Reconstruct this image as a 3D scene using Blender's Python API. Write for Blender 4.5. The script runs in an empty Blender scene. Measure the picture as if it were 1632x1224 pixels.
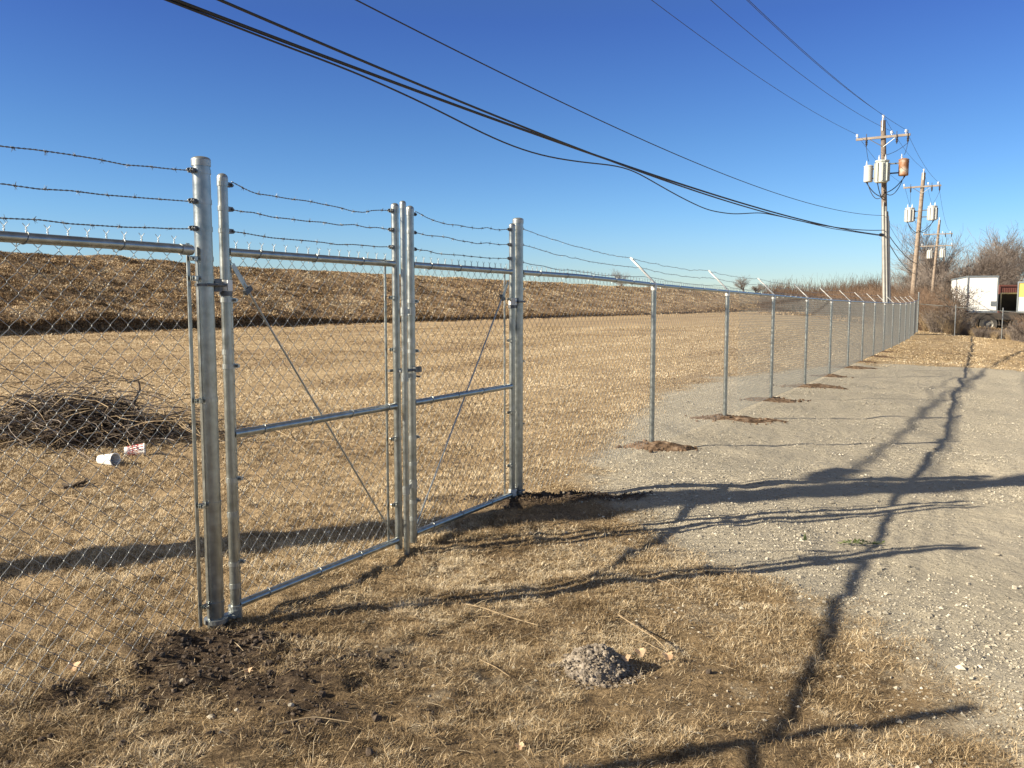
import bpy, math, random
import numpy as np
from mathutils import Vector
R = math.radians
rng = np.random.default_rng(7)
random.seed(11)
S = bpy.context.scene
COL = S.collection
# ------------------------------------------------------------------ camera, sky, sun, exposure
CAM_H = 1.58
PITCH = 5.3
FPX = 1370.0
cam_d = bpy.data.cameras.new('camera')
cam_d.sensor_width = 36; cam_d.lens = 36*FPX/1632; cam_d.clip_start = 0.05; cam_d.clip_end = 6000
cam = bpy.data.objects.new('camera', cam_d); COL.objects.link(cam)
cam.location = (0, 0, CAM_H); cam.rotation_euler = (R(90-PITCH), 0, 0)
S.camera = cam
SUN_EL = 25.5
SH = np.array([.9465, .3227])            # direction in which shadows fall
SUNV = Vector((-SH[0]*math.cos(R(SUN_EL)), -SH[1]*math.cos(R(SUN_EL)), math.sin(R(SUN_EL))))
w = bpy.data.worlds.new('World'); S.world = w; w.use_nodes = True
nt = w.node_tree; nt.nodes.clear()
sky = nt.nodes.new('ShaderNodeTexSky'); sky.sky_type = 'NISHITA'; sky.sun_disc = False
sky.sun_elevation = R(SUN_EL); sky.sun_rotation = math.atan2(-SH[0], -SH[1]) % (2*math.pi)
sky.altitude = 250; sky.air_density = 1.0; sky.dust_density = 0.1; sky.ozone_density = 2.0
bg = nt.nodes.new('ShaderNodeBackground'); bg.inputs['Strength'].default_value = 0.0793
out = nt.nodes.new('ShaderNodeOutputWorld')
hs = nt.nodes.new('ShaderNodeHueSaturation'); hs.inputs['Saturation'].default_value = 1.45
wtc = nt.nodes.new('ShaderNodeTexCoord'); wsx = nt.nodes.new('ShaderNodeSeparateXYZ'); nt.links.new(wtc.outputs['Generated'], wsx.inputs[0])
wmr = nt.nodes.new('ShaderNodeMapRange'); wmr.inputs[1].default_value = .36; wmr.inputs[2].default_value = .60; wmr.inputs[3].default_value = 1.2; wmr.inputs[4].default_value = .35  # unseen overhead sky greyed on purpose, so skylight fills shadows neutrally
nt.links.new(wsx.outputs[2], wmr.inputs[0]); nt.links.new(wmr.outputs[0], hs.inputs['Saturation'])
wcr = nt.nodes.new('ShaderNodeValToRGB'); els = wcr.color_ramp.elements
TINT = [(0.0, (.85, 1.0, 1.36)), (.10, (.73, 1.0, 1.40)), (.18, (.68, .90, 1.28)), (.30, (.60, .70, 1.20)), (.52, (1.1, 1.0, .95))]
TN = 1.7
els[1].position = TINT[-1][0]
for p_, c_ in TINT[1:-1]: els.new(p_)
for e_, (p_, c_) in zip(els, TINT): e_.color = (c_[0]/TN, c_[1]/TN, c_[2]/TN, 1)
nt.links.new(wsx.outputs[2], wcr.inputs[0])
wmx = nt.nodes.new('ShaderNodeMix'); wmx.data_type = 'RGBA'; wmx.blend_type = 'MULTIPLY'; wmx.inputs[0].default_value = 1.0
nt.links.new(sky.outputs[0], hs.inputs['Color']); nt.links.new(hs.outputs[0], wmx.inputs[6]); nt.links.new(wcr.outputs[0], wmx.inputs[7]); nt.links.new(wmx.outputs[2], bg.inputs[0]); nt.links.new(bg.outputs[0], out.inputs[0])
sl = bpy.data.lights.new('sun', 'SUN'); sl.energy = 4.8; sl.angle = R(0.5); sl.color = (1.0, .88, .68)
so = bpy.data.objects.new('sun', sl); COL.objects.link(so)
so.rotation_euler = SUNV.to_track_quat('Z', 'Y').to_euler()
S.view_settings.view_transform = 'Standard'; S.view_settings.look = 'None'
S.view_settings.exposure = 1.2; S.view_settings.gamma = 1.0
S.cycles.max_bounces = 5; S.cycles.diffuse_bounces = 2; S.cycles.glossy_bounces = 3
# ------------------------------------------------------------------ helpers
def smooth(x, a, b):
    t = np.clip((np.asarray(x, float)-a)/(b-a), 0, 1); return t*t*(3-2*t)
def _h(ix, iy, seed):
    n = (ix.astype(np.int64)*374761393 + iy.astype(np.int64)*668265263 + seed*1274126177) & 0xffffffff
    n = ((n ^ (n >> 13))*1274126177) & 0xffffffff
    return ((n ^ (n >> 16)) & 0xffff)/65535.0
def vn(x, y, seed=0):
    x = np.asarray(x, float); y = np.asarray(y, float)
    ix = np.floor(x); iy = np.floor(y); fx = x-ix; fy = y-iy
    fx = fx*fx*(3-2*fx); fy = fy*fy*(3-2*fy)
    a = _h(ix, iy, seed); b = _h(ix+1, iy, seed); c = _h(ix, iy+1, seed); d = _h(ix+1, iy+1, seed)
    return (a*(1-fx)+b*fx)*(1-fy)+(c*(1-fx)+d*fx)*fy
def fbm(x, y, seed=0, o=3):
    s = 0; a = .5; t = 0
    for i in range(o):
        s = s+a*vn(x*2**i+i*17.3, y*2**i-i*9.1, seed+i); t += a; a *= .5
    return s/t
K = .545; X0 = -3.645; CS = 1/math.sqrt(1+K*K); D2 = np.array([K*CS, CS]); N2 = np.array([CS, -K*CS])
def q_of(x, y): return (x-K*y-X0)*CS          # metres to the right of the fence line
def t_of(x, y): return (x-X0)*D2[0]+y*D2[1]    # metres along the fence line
def line_pt(Y, q=0.0):                         # point on the fence line at depth Y
    return np.array([X0+K*Y, Y])+q*N2
PY = np.array([-50, 8, 10, 15, 21, 27, 38, 44, 49, 55, 80, 3000.])
PZ = np.array([0, 0, -.045, -.10, -.16, -.19, -.22, -.18, -.02, .1, .1, .1])
def height(x, y, micro=True):
    x = np.asarray(x, float); y = np.asarray(y, float)
    q = q_of(x, y); t = t_of(x, y); Yl = t*CS
    z = np.interp(Yl, PY, PZ)*(1-smooth(-q, 8, 30))
    c = np.interp(Yl, [6, 14, 30, 50], [0, .045, .06, .075])
    z = z-c*np.clip(q, 0, 16)
    # levee with a small scarp at its toe
    qq = -q-39.8+.8*(fbm(t*.08, t*0, 5)-.5)
    sc = np.interp(t, [40, 49, 54, 400], [.46, .45, .15, .10])*(.55+.9*fbm(t*.35, t*0+3, 6))
    z = z+sc*smooth(qq, 0, .55)+np.clip(qq, 0, 15.2)*(4.7/15.2)-.0*qq
    z = z+(qq > .3)*((fbm(x*.25, y*.25, 31)-.5)*.55*smooth(qq, .3, 4)+(fbm(x*.9, y*.9, 33)-.5)*.22*smooth(qq, .8, 3))*(1-.6*smooth(qq, 14, 17))
    rq = q-4.9-.5*np.sin(t*.15); z = z-.022*np.exp(-(rq/.25)**2)-.022*np.exp(-((rq-1.55)/.25)**2)+.012*np.exp(-((rq-.78)/.3)**2)
    far = smooth(np.hypot(x, y), 60, 200)
    if micro:
        z = z+(1-far)*((fbm(x*.55, y*.55, 3, 2)-.5)*.10*smooth(q, .1, 1.0)*(1-smooth(q, 14, 22))
             + (fbm(x*1.5, y*1.5, 13, 2)-.5)*.05*smooth(q, .3, 1.0)
             + (fbm(x*.35, y*.35, 9, 2)-.5)*.10*smooth(-q, .3, 2.5)
             + (fbm(x*2.6, y*2.6, 4, 2)-.5)*.045)
    return z
def hz(x, y): return float(height(np.array([x]), np.array([y]))[0])
def ray(px, py):
    u = (px-816)/FPX; v = (py-612)/FPX; p = R(PITCH)
    return np.array([u, math.cos(p)-v*math.sin(p), -(math.sin(p)+v*math.cos(p))])
def G(px, py, z=0.0):                          # ground point seen at a pixel
    d = ray(px, py); s = (z-CAM_H)/d[2]; return np.array([d[0]*s, d[1]*s])
class MB:
    def __init__(s): s.v = []; s.q = []; s.t = []; s.n = 0; s.at = {}
    def add(s, v, quads=None, tris=None, **attr):
        v = np.asarray(v, float).reshape(-1, 3)
        if quads is not None and len(quads): s.q.append(np.asarray(quads, np.int64)+s.n)
        if tris is not None and len(tris): s.t.append(np.asarray(tris, np.int64)+s.n)
        s.v.append(v); s.n += len(v)
        for k, a in attr.items():
            s.at.setdefault(k, []).append(np.broadcast_to(np.asarray(a, float), (len(v),)))
    def tube(s, pts, r, n=6, cap=True, upv=None, **attr):
        pts = np.asarray(pts, float); m = len(pts)
        r = np.broadcast_to(np.asarray(r, float), (m,))
        tan = np.gradient(pts, axis=0); tan /= np.linalg.norm(tan, axis=1)[:, None]+1e-12
        up = np.array([0, 0, 1.]) if abs(tan[0, 2]) < .9 else np.array([1., 0, 0])
        if upv is not None: up = upv
        a = np.cross(tan, up); a /= np.linalg.norm(a, axis=1)[:, None]+1e-9; b = np.cross(tan, a)
        th = np.arange(n)*2*math.pi/n
        v = pts[:, None, :]+r[:, None, None]*(np.cos(th)[None, :, None]*a[:, None, :]+np.sin(th)[None, :, None]*b[:, None, :])
        i = np.arange(m-1)[:, None]*n; j = np.arange(n)[None, :]; j2 = (j+1) % n
        q = np.stack([i+j, i+j2, i+n+j2, i+n+j], -1).reshape(-1, 4)
        v = v.reshape(-1, 3); tr = []
        if cap:
            v = np.vstack([v, pts[0], pts[-1]]); c0 = m*n; c1 = m*n+1; e = (m-1)*n
            for k in range(n):
                tr.append((k, c0, (k+1) % n)); tr.append((e+k, e+(k+1) % n, c1))
        s.add(v, q, tr, **attr)
    def box(s, c, size, ax=None, **attr):
        c = np.asarray(c, float); h = np.asarray(size, float)/2
        o = np.array([[x, y, z] for x in (-1, 1) for y in (-1, 1) for z in (-1, 1)])*h
        if ax is not None: o = o@np.asarray(ax, float)
        s.add(o+c, [(0, 1, 3, 2), (4, 6, 7, 5), (0, 4, 5, 1), (2, 3, 7, 6), (0, 2, 6, 4), (1, 5, 7, 3)], **attr)
    def lathe(s, c, prof, n=16, axis=(0, 0, 1), **attr):
        ax = np.asarray(axis, float); ax /= np.linalg.norm(ax)
        up = np.array([0, 0, 1.]) if abs(ax[2]) < .9 else np.array([1., 0, 0])
        a = np.cross(ax, up); a /= np.linalg.norm(a); b = np.cross(ax, a)
        th = np.arange(n)*2*math.pi/n; v = []
        for r_, z_ in prof:
            v.append(np.asarray(c)+z_*ax+r_*(np.cos(th)[:, None]*a+np.sin(th)[:, None]*b))
        m = len(prof); i = np.arange(m-1)[:, None]*n; j = np.arange(n)[None, :]; j2 = (j+1) % n
        q = np.stack([i+j, i+j2, i+n+j2, i+n+j], -1).reshape(-1, 4)
        s.add(np.vstack(v), q, **attr)
    def build(s, name, mat, parent=None, sm=False):
        me = bpy.data.meshes.new(name)
        V = np.vstack(s.v); L = []; st = []; off = 0
        if s.q:
            q = np.vstack(s.q); L.append(q.ravel()); st.append(off+np.arange(len(q))*4); off += len(q)*4
        if s.t:
            t = np.vstack(s.t); L.append(t.ravel()); st.append(off+np.arange(len(t))*3); off += len(t)*3
        L = np.concatenate(L).astype(np.int32); st = np.concatenate(st).astype(np.int32)
        me.vertices.add(len(V)); me.vertices.foreach_set('co', V.astype(np.float32).ravel())
        me.loops.add(len(L)); me.loops.foreach_set('vertex_index', L)
        me.polygons.add(len(st)); me.polygons.foreach_set('loop_start', st)
        me.update(calc_edges=True); me.validate()
        for k, a in s.at.items():
            at = me.attributes.new(k, 'FLOAT', 'POINT'); at.data.foreach_set('value', np.concatenate(a).astype(np.float32))
        me.polygons.foreach_set('use_smooth', np.full(len(me.polygons), bool(sm)))
        me.materials.append(mat)
        o = bpy.data.objects.new(name, me); COL.objects.link(o)
        if parent is not None:
            o.parent = parent
            if abs(sum(parent_loc(parent))) > 0 or any(parent_loc(parent)):
                l = parent_loc(parent); me.vertices.foreach_get('co', (buf := np.empty(len(V)*3, np.float32)))
                buf = buf.reshape(-1, 3)-np.array(l, np.float32); me.vertices.foreach_set('co', buf.ravel())
        return o
def parent_loc(p):
    l = Vector((0, 0, 0))
    while p is not None: l = l+p.location; p = p.parent
    return tuple(l)
def thing(name, label, cat, loc=(0, 0, 0), group=None):
    o = bpy.data.objects.new(name, None); COL.objects.link(o); o.location = loc
    o.empty_display_size = .2
    o['label'] = label; o['category'] = cat
    if group: o['group'] = group
    return o
def tag(o, label, cat, group=None, kind=None):
    o['label'] = label; o['category'] = cat
    if group: o['group'] = group
    if kind: o['kind'] = kind
    return o
def copy_tree(o, parent=None):
    c = o.copy(); COL.objects.link(c); c.parent = parent
    for ch in o.children: copy_tree(ch, c)
    return c
# ------------------------------------------------------------------ materials
def mat(name, base=(.5, .5, .5), rough=.7, metal=0.0, var=None, scale=8, bump=0, bscale=40, attr=None, spec=.5, detail=4, rvar=0):
    m = bpy.data.materials.new(name); m.use_nodes = True; t = m.node_tree; p = t.nodes['Principled BSDF']
    p.inputs['Base Color'].default_value = (*base, 1); p.inputs['Roughness'].default_value = rough
    p.inputs['Metallic'].default_value = metal; p.inputs['Specular IOR Level'].default_value = spec
    tc = t.nodes.new('ShaderNodeTexCoord')
    if var is not None:
        cr = t.nodes.new('ShaderNodeValToRGB')
        cols = [base]+list(var); cr.color_ramp.elements[0].color = (*cols[0], 1); cr.color_ramp.elements[1].color = (*cols[-1], 1)
        for i, c in enumerate(cols[1:-1]):
            e = cr.color_ramp.elements.new((i+1)/(len(cols)-1)); e.color = (*c, 1)
        if attr:
            a = t.nodes.new('ShaderNodeAttribute'); a.attribute_name = attr
            t.links.new(a.outputs['Fac'], cr.inputs[0])
        else:
            n = t.nodes.new('ShaderNodeTexNoise'); n.inputs['Scale'].default_value = scale; n.inputs['Detail'].default_value = detail
            mr = t.nodes.new('ShaderNodeMapRange'); mr.inputs[1].default_value = .3; mr.inputs[2].default_value = .7
            t.links.new(tc.outputs['Object'], n.inputs['Vector']); t.links.new(n.outputs[0], mr.inputs[0]); t.links.new(mr.outputs[0], cr.inputs[0])
            if rvar:
                m2 = t.nodes.new('ShaderNodeMapRange'); m2.inputs[3].default_value = rough-rvar; m2.inputs[4].default_value = rough+rvar
                t.links.new(mr.outputs[0], m2.inputs[0]); t.links.new(m2.outputs[0], p.inputs['Roughness'])
        t.links.new(cr.outputs[0], p.inputs['Base Color'])
    if bump:
        n2 = t.nodes.new('ShaderNodeTexNoise'); n2.inputs['Scale'].default_value = bscale; n2.inputs['Detail'].default_value = 4
        b = t.nodes.new('ShaderNodeBump'); b.inputs['Strength'].default_value = bump; b.inputs['Distance'].default_value = .01
        t.links.new(tc.outputs['Object'], n2.inputs['Vector']); t.links.new(n2.outputs[0], b.inputs['Height']); t.links.new(b.outputs[0], p.inputs['Normal'])
    return m
M = {}
M['galv'] = mat('galvanised_steel', (.235, .255, .25), .33, .85, [(.30, .32, .31), (.37, .39, .38)], scale=22, rvar=.05, bump=.03, bscale=90)
M['galv_dull'] = mat('dull_zinc', (.28, .30, .30), .42, .8, [(.38, .40, .39)], scale=12)
M['wire'] = mat('mesh_wire', (.27, .285, .29), .48, .85, [(.38, .395, .40)], scale=30)
M['barb'] = mat('barbed_wire_steel', (.13, .14, .15), .45, .6, [(.30, .32, .34)], scale=40)
M['dark_iron'] = mat('dark_fitting', (.05, .055, .06), .5, .5, [(.16, .17, .18)], scale=30)
M['black_cable'] = mat('black_cable_jacket', (.012, .012, .014), .6, 0)
M['pole_wood'] = mat('weathered_pole_wood', (.15, .115, .085), .85, 0, [(.25, .195, .15), (.32, .26, .20)], scale=6, bump=.4, bscale=12)
M['pole_wood_dark'] = mat('dark_pole_wood', (.11, .085, .07), .85, 0, [(.24, .19, .15)], scale=5, bump=.4, bscale=12)
M['arm_wood'] = mat('crossarm_wood', (.20, .165, .135), .85, 0, [(.30, .255, .215)], scale=5)
M['can_white'] = mat('pale_transformer_paint', (.44, .45, .43), .5, 0, [(.52, .52, .49)], scale=2)
M['can_grey'] = mat('grey_transformer_paint', (.38, .41, .385), .5, 0, [(.46, .49, .46)], scale=2)
M['can_rust'] = mat('rusty_transformer_paint', (.17, .075, .035), .75, 0, [(.26, .125, .06), (.46, .41, .35)], scale=2.2)
M['porcelain'] = mat('glazed_porcelain', (.72, .74, .76), .25, 0)
M['insul_dark'] = mat('dark_insulator', (.04, .035, .035), .4, 0)
M['conduit'] = mat('grey_conduit', (.30, .30, .285), .5, .2, [(.38, .38, .36)], scale=3)
M['bark'] = mat('bare_bark', (.10, .08, .065), .9, 0, [(.17, .14, .115)], scale=3)
M['twig'] = mat('bare_twigs', (.14, .115, .10), .9, 0, [(.22, .185, .16)], scale=.5)
M['twig_red'] = mat('reddish_brush_twigs', (.10, .062, .042), .9, 0, [(.20, .135, .088)], scale=.35)
M['brush_straw'] = mat('pale_dead_stems', (.40, .31, .19), .85, 0, [(.24, .17, .10)], scale=3)
M['brush_dark'] = mat('dark_dead_branches', (.03, .022, .016), .9, 0, [(.12, .088, .06)], scale=5)
M['blade'] = mat('dry_grass_blades', (.085, .056, .030), .75, 0, [(.27, .19, .102), (.52, .395, .235), (.76, .66, .48)], attr='tint', spec=.2)
M['stone'] = mat('limestone_chips', (.24, .215, .17), .85, 0, [(.46, .42, .34), (.68, .64, .54)], attr='tint', spec=.25)
M['weed'] = mat('levee_weed_stalks', (.068, .044, .024), .9, 0, [(.31, .21, .115), (.56, .41, .235), (.78, .68, .50)], attr='tint', spec=.1)
M['soil'] = mat('dark_moist_soil', (.022, .016, .012), .85, 0, [(.07, .05, .035), (.12, .088, .06)], scale=18, bump=.8, bscale=60)
M['red_soil'] = mat('reddish_dug_soil', (.05, .034, .022), .95, 0, [(.15, .10, .065), (.27, .20, .14)], scale=14, bump=1, bscale=50, spec=.1)
M['lump'] = mat('grey_concrete_lump', (.13, .105, .08), .95, 0, [(.26, .22, .175), (.40, .35, .29)], scale=55, bump=1.0, bscale=90, spec=.1)
M['leaf'] = mat('fallen_leaf_tan', (.42, .26, .14), .7, 0, [(.58, .42, .27)], scale=20)
M['green_leaf'] = mat('green_weed_leaf', (.07, .10, .03), .6, 0, [(.13, .15, .05)], scale=20)
M['white_panel'] = mat('white_trailer_panel', (.80, .80, .79), .45, 0, [(.74, .74, .72)], scale=.6)
M['yellow_panel'] = mat('yellow_trailer_panel', (.70, .52, .12), .5, 0)
M['black_void'] = mat('dark_trailer_interior', (.012, .012, .013), .8, 0)
M['maroon'] = mat('maroon_container_paint', (.16, .055, .04), .7, 0, [(.20, .08, .06)], scale=1)
M['steel_dark'] = mat('dark_trailer_steel', (.045, .042, .038), .7, .1, [(.11, .09, .07)], scale=2)
M['rubber'] = mat('dusty_rubber', (.05, .048, .045), .85, 0, [(.10, .095, .085)], scale=6)
M['rim'] = mat('dusty_rim', (.30, .29, .27), .6, .3, [(.18, .17, .15)], scale=5)
M['cup'] = mat('white_foam', (.80, .80, .78), .5, 0)
M['red'] = mat('red_print', (.55, .03, .03), .5, 0)
M['plate'] = mat('pale_steel_plate', (.60, .60, .58), .5, .3)
# ground material: turf / gravel / soil / levee by painted-in world masks (attributes)
def ground_mat():
    m = bpy.data.materials.new('ground_cover'); m.use_nodes = True; t = m.node_tree; N = t.nodes; L = t.links; p = N['Principled BSDF']
    p.inputs['Roughness'].default_value = .95; p.inputs['Specular IOR Level'].default_value = .15
    tc = N.new('ShaderNodeTexCoord')
    def noise(sc, det=5, rough=.6):
        n = N.new('ShaderNodeTexNoise'); n.inputs['Scale'].default_value = sc; n.inputs['Detail'].default_value = det; n.inputs['Roughness'].default_value = rough
        L.new(tc.outputs['Object'], n.inputs['Vector']); return n.outputs[0]
    def ramp(f, cols, lo=.3, hi=.7):
        c = N.new('ShaderNodeValToRGB'); k = len(cols)
        c.color_ramp.elements[0].position = lo; c.color_ramp.elements[1].position = hi
        c.color_ramp.elements[0].color = (*cols[0], 1); c.color_ramp.elements[1].color = (*cols[-1], 1)
        for i in range(1, k-1):
            e = c.color_ramp.elements.new(lo+(hi-lo)*i/(k-1)); e.color = (*cols[i], 1)
        L.new(f, c.inputs[0]); return c.outputs[0]
    def mix(f, a, b, mode='MIX'):
        x = N.new('ShaderNodeMix'); x.data_type = 'RGBA'; x.blend_type = mode
        if isinstance(f, float): x.inputs[0].default_value = f
        else: L.new(f, x.inputs[0])
        L.new(a, x.inputs[6]); L.new(b, x.inputs[7]); return x.outputs[2]
    def attr(n): a = N.new('ShaderNodeAttribute'); a.attribute_name = n; return a.outputs['Fac']
    def sharpen(f, n_, amt=.5):
        # mask + noise, re-thresholded: ragged edges
        a = N.new('ShaderNodeMath'); a.operation = 'MULTIPLY_ADD'; L.new(n_, a.inputs[0]); a.inputs[1].default_value = amt; L.new(f, a.inputs[2])
        r = N.new('ShaderNodeMapRange'); L.new(a.outputs[0], r.inputs[0]); r.inputs[1].default_value = .5+amt*.25; r.inputs[2].default_value = .5+amt*.75
        return r.outputs[0]
    fine = noise(55, 6, .75); mid = noise(9, 5, .65); big = noise(.7, 4, .6); vf = noise(160, 4, .7); huge = noise(.12, 4, .6)
    turf = ramp(fine, [(.055, .037, .020), (.27, .19, .108), (.53, .40, .245)])
    turf2 = ramp(mid, [(.15, .104, .060), (.41, .30, .18), (.58, .45, .285)])
    turf = mix(.55, turf, turf2)
    turf = mix(.5, turf, ramp(big, [(.32, .23, .135), (.55, .415, .25), (.66, .51, .32)]))
    grav = ramp(vf, [(.13, .11, .08), (.43, .385, .295), (.66, .60, .475)], .28, .72)
    grav = mix(.45, grav, ramp(noise(30, 5, .7), [(.26, .23, .185), (.54, .495, .405)]))
    grav = mix(.4, grav, ramp(big, [(.37, .33, .255), (.53, .475, .365), (.63, .555, .415)]))
    fines = mix(.35, ramp(noise(1.6, 5, .65), [(.62, .55, .43), (.80, .72, .58)]), grav)
    grav = mix(attr('track'), grav, fines)
    turf = mix(1.0, turf, ramp(attr('streak'), [(.80, .78, .77), (.97, .97, .95), (1.08, 1.08, 1.05)], .3, .72), 'MULTIPLY')
    thatch = mix(.5, ramp(fine, [(.025, .017, .010), (.19, .135, .076), (.50, .375, .23)], .36, .64), ramp(noise(3.2, 5, .7), [(.045, .031, .018), (.25, .175, .098), (.46, .33, .18)]))
    turf = mix(attr('thatch'), turf, thatch)
    soil = ramp(noise(28, 6, .7), [(.020, .014, .010), (.075, .053, .036), (.17, .125, .082)])
    lev = ramp(noise(7, 6, .75), [(.08, .052, .028), (.37, .26, .145), (.62, .47, .29)])
    lev = mix(.4, lev, ramp(noise(1.1, 5, .7), [(.15, .094, .058), (.47, .33, .205)]))
    c = mix(sharpen(attr('levee'), mid, .4), turf, lev)
    c = mix(sharpen(attr('gravel'), mid, .7), c, grav)
    c = mix(sharpen(attr('dirt'), noise(14, 5, .7), .8), c, soil)
    L.new(c, p.inputs['Base Color'])
    b = N.new('ShaderNodeBump'); b.inputs['Strength'].default_value = .9; b.inputs['Distance'].default_value = .02
    L.new(fine, b.inputs['Height'])
    b2 = N.new('ShaderNodeBump'); b2.inputs['Strength'].default_value = .8; b2.inputs['Distance'].default_value = .12
    L.new(mid, b2.inputs['Height']); L.new(b2.outputs[0], b.inputs['Normal'])
    L.new(b.outputs[0], p.inputs['Normal'])
    return m
M['ground'] = ground_mat()
# ------------------------------------------------------------------ ground masks
def poly_sd(poly, x, y):                        # signed distance, positive inside
    P = np.asarray(poly); d = np.full(x.shape, 1e9); ins = np.zeros(x.shape, bool)
    for i in range(len(P)):
        a = P[i]; b = P[(i+1) % len(P)]; e = b-a; wx = x-a[0]; wy = y-a[1]
        tt = np.clip((wx*e[0]+wy*e[1])/(e@e+1e-12), 0, 1)
        d = np.minimum(d, np.hypot(wx-tt*e[0], wy-tt*e[1]))
        c = ((a[1] > y) != (b[1] > y)) & (x < (b[0]-a[0])*(y-a[1])/(b[1]-a[1]+1e-12)+a[0]); ins ^= c
    return np.where(ins, d, -d)
GP = [G(*p, z) for p, z in [((1600, 1224), 0), ((1530, 1120), 0), ((1420, 1020), 0), ((1300, 960), 0), ((1180, 915), 0), ((1080, 880), 0), ((985, 830), 0),
      ((930, 775), 0), ((950, 715), -.03), ((985, 665), -.05), ((1060, 625), -.08), ((1150, 600), -.1), ((1250, 590), -.15), ((1330, 583), -.18),
      ((1400, 578), -.2), ((1520, 588), -.4), ((1632, 594), -.5)]]
GP = GP+[np.array([60, 20.]), np.array([60, -20.]), np.array([3.2, -6.])]
def gravel_mask(x, y):
    d = poly_sd(GP, x, y); r = np.hypot(x, y)
    d = d+(fbm(x*1.3, y*1.3, 21)-.5)*(.5+.03*r)
    g = np.clip(.5+d/(.7+.02*r), 0, 1)
    m2 = .45*np.exp(-(((x-.55)/.6)**2+((y-3.9)/.9)**2))*fbm(x*4, y*4, 22)   # gravelly patch in the grass
    q = q_of(x, y); pt = smooth(fbm(x*1.9, y*2.6, 23), .48, .70)*smooth(q, .3, 1.0)*(1-smooth(r, 5.5, 8))*.42
    return np.maximum(np.maximum(g, m2), pt)
SP = [  # x, y, rx, ry, strength: dug dark soil
    (-1.35, 3.75, .48, .34, 1.1), (-1.15, 3.38, .7, .26, .9), (-1.75, 3.3, .6, .22, .75), (-.8, 3.62, .6, .2, .72), (-1.0, 2.95, .8, .16, .62), (-.25, 3.25, .3, .1, .6), (.35, 6.78, .75, .22, 1.2), (-.95, 4.22, .35, .2, .5), (.0, 6.65, .3, .25, .9),
    (-1.9, 3.05, .5, .25, .55), (-.75, 3.12, .3, .16, .8), (.55, 3.62, .35, .22, .45), (-.6, 6.75, .35, .18, .6), (-.95, 6.6, .2, .12, .4), (1.0, 3.0, .5, .3, .35),
    (-1.6, 2.75, .8, .25, .6), (-.3, 2.9, .5, .2, .45)]
def dirt_mask(x, y):
    s = np.zeros_like(np.asarray(x, float))
    wx = x+(fbm(x*5, y*5, 41)-.5)*.35; wy = y+(fbm(x*5, y*5, 42)-.5)*.25
    for cx, cy, a, b, k in SP:
        s = np.maximum(s, k*np.exp(-(((wx-cx)/a)**2+((wy-cy)/b)**2)))
    return np.clip(s, 0, 1)
def levee_mask(x, y):
    q = q_of(x, y); t = t_of(x, y)
    a = smooth(-q-39.8, -1.0, .3)
    # weedy end of the field beyond the mown grass
    b = smooth(poly_sd(WE, x, y), -2, 3)
    return np.maximum(a, b)
WE = [np.array([27.0, 60.]), np.array([26., 66]), np.array([31., 88]), np.array([38.5, 112.]), np.array([38, 150]), np.array([300, 600]), np.array([900, 400]), np.array([300, 30]), np.array([29, 47.]), np.array([25.5, 49.5])]
# ------------------------------------------------------------------ ground sheets
def axis(lo, f0, f1, hi, step, g):
    mid = np.arange(f0, f1+1e-6, step); up = [f1]; st = step
    while up[-1] < hi: st *= g; up.append(up[-1]+st)
    dn = [f0]; st = step
    while dn[-1] > lo: st *= g; dn.append(dn[-1]-st)
    return np.unique(np.concatenate([mid, up, dn]))
ta = axis(-60, 0.6, 9.5, 3200, .045, 1.035)
qa = axis(-2600, -3.0, 4.5, 2600, .045, 1.035)
ex = np.arange(-57, -36, .35); qa = np.unique(np.concatenate([qa[(qa < -57) | (qa > -36)], ex, [-39.2, -39.6, -39.8, -40.0, -40.2, -40.5]]))
T, Q = np.meshgrid(ta, qa, indexing='ij')
GX = X0+T*D2[0]+Q*N2[0]; GY = T*D2[1]+Q*N2[1]
GZ = height(GX, GY)
def thatch_mask(x, y):
    q = q_of(x, y); d = np.hypot(x, y)
    return np.clip(smooth(q, -.5, .5)*(1-smooth(d, 9, 16))+smooth(-d, -4.3, -3.2)*.8, 0, 1)*(.65+.35*fbm(x*1.5, y*1.5, 77))
def track_mask(x, y):
    q = q_of(x, y); t = t_of(x, y); a = smooth(q+(fbm(x*.7, y*.7, 88)-.5)*1.6, 2.6+.04*t, 4.6+.05*t)
    rut = np.exp(-((q-4.9-.5*np.sin(t*.15))/.22)**2)+np.exp(-((q-6.4-.5*np.sin(t*.15))/.22)**2)
    return np.clip(a*.9-.0*rut, 0, 1)
def streak(x, y): return .55*fbm(q_of(x, y)*.42, t_of(x, y)*.05, 120, 3)+.45*fbm(x*.33, y*.33, 124, 3)
stm = streak(GX, GY)
thm = thatch_mask(GX, GY); tkm = track_mask(GX, GY)
gm = gravel_mask(GX, GY); dm = dirt_mask(GX, GY); lm = levee_mask(GX, GY)
dn = np.hypot(GX, GY)
GZ = GZ+(dn < 16)*((fbm(GX*11, GY*11, 14, 2)-.5)*(.016+.022*(1-gm)+.04*dm)+(1-gm)*(fbm(GX*30, GY*30, 15, 2)-.5)*.014)*(1-smooth(dn, 10, 16))
GZ = GZ+.05*dm*(dn < 16)
nq = len(qa); nT = len(ta)
idx = np.arange(nT*nq).reshape(nT, nq)
F = np.stack([idx[:-1, :-1], idx[:-1, 1:], idx[1:, 1:], idx[1:, :-1]], -1).reshape(-1, 4)
fc = lambda A: A.ravel()[F].mean(1)
fg = fc(gm); fq = fc(Q)
is_lev = fq < -39.8; is_gr = (fg > .5) & ~is_lev
V = np.stack([GX.ravel(), GY.ravel(), GZ.ravel()], -1)
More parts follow.
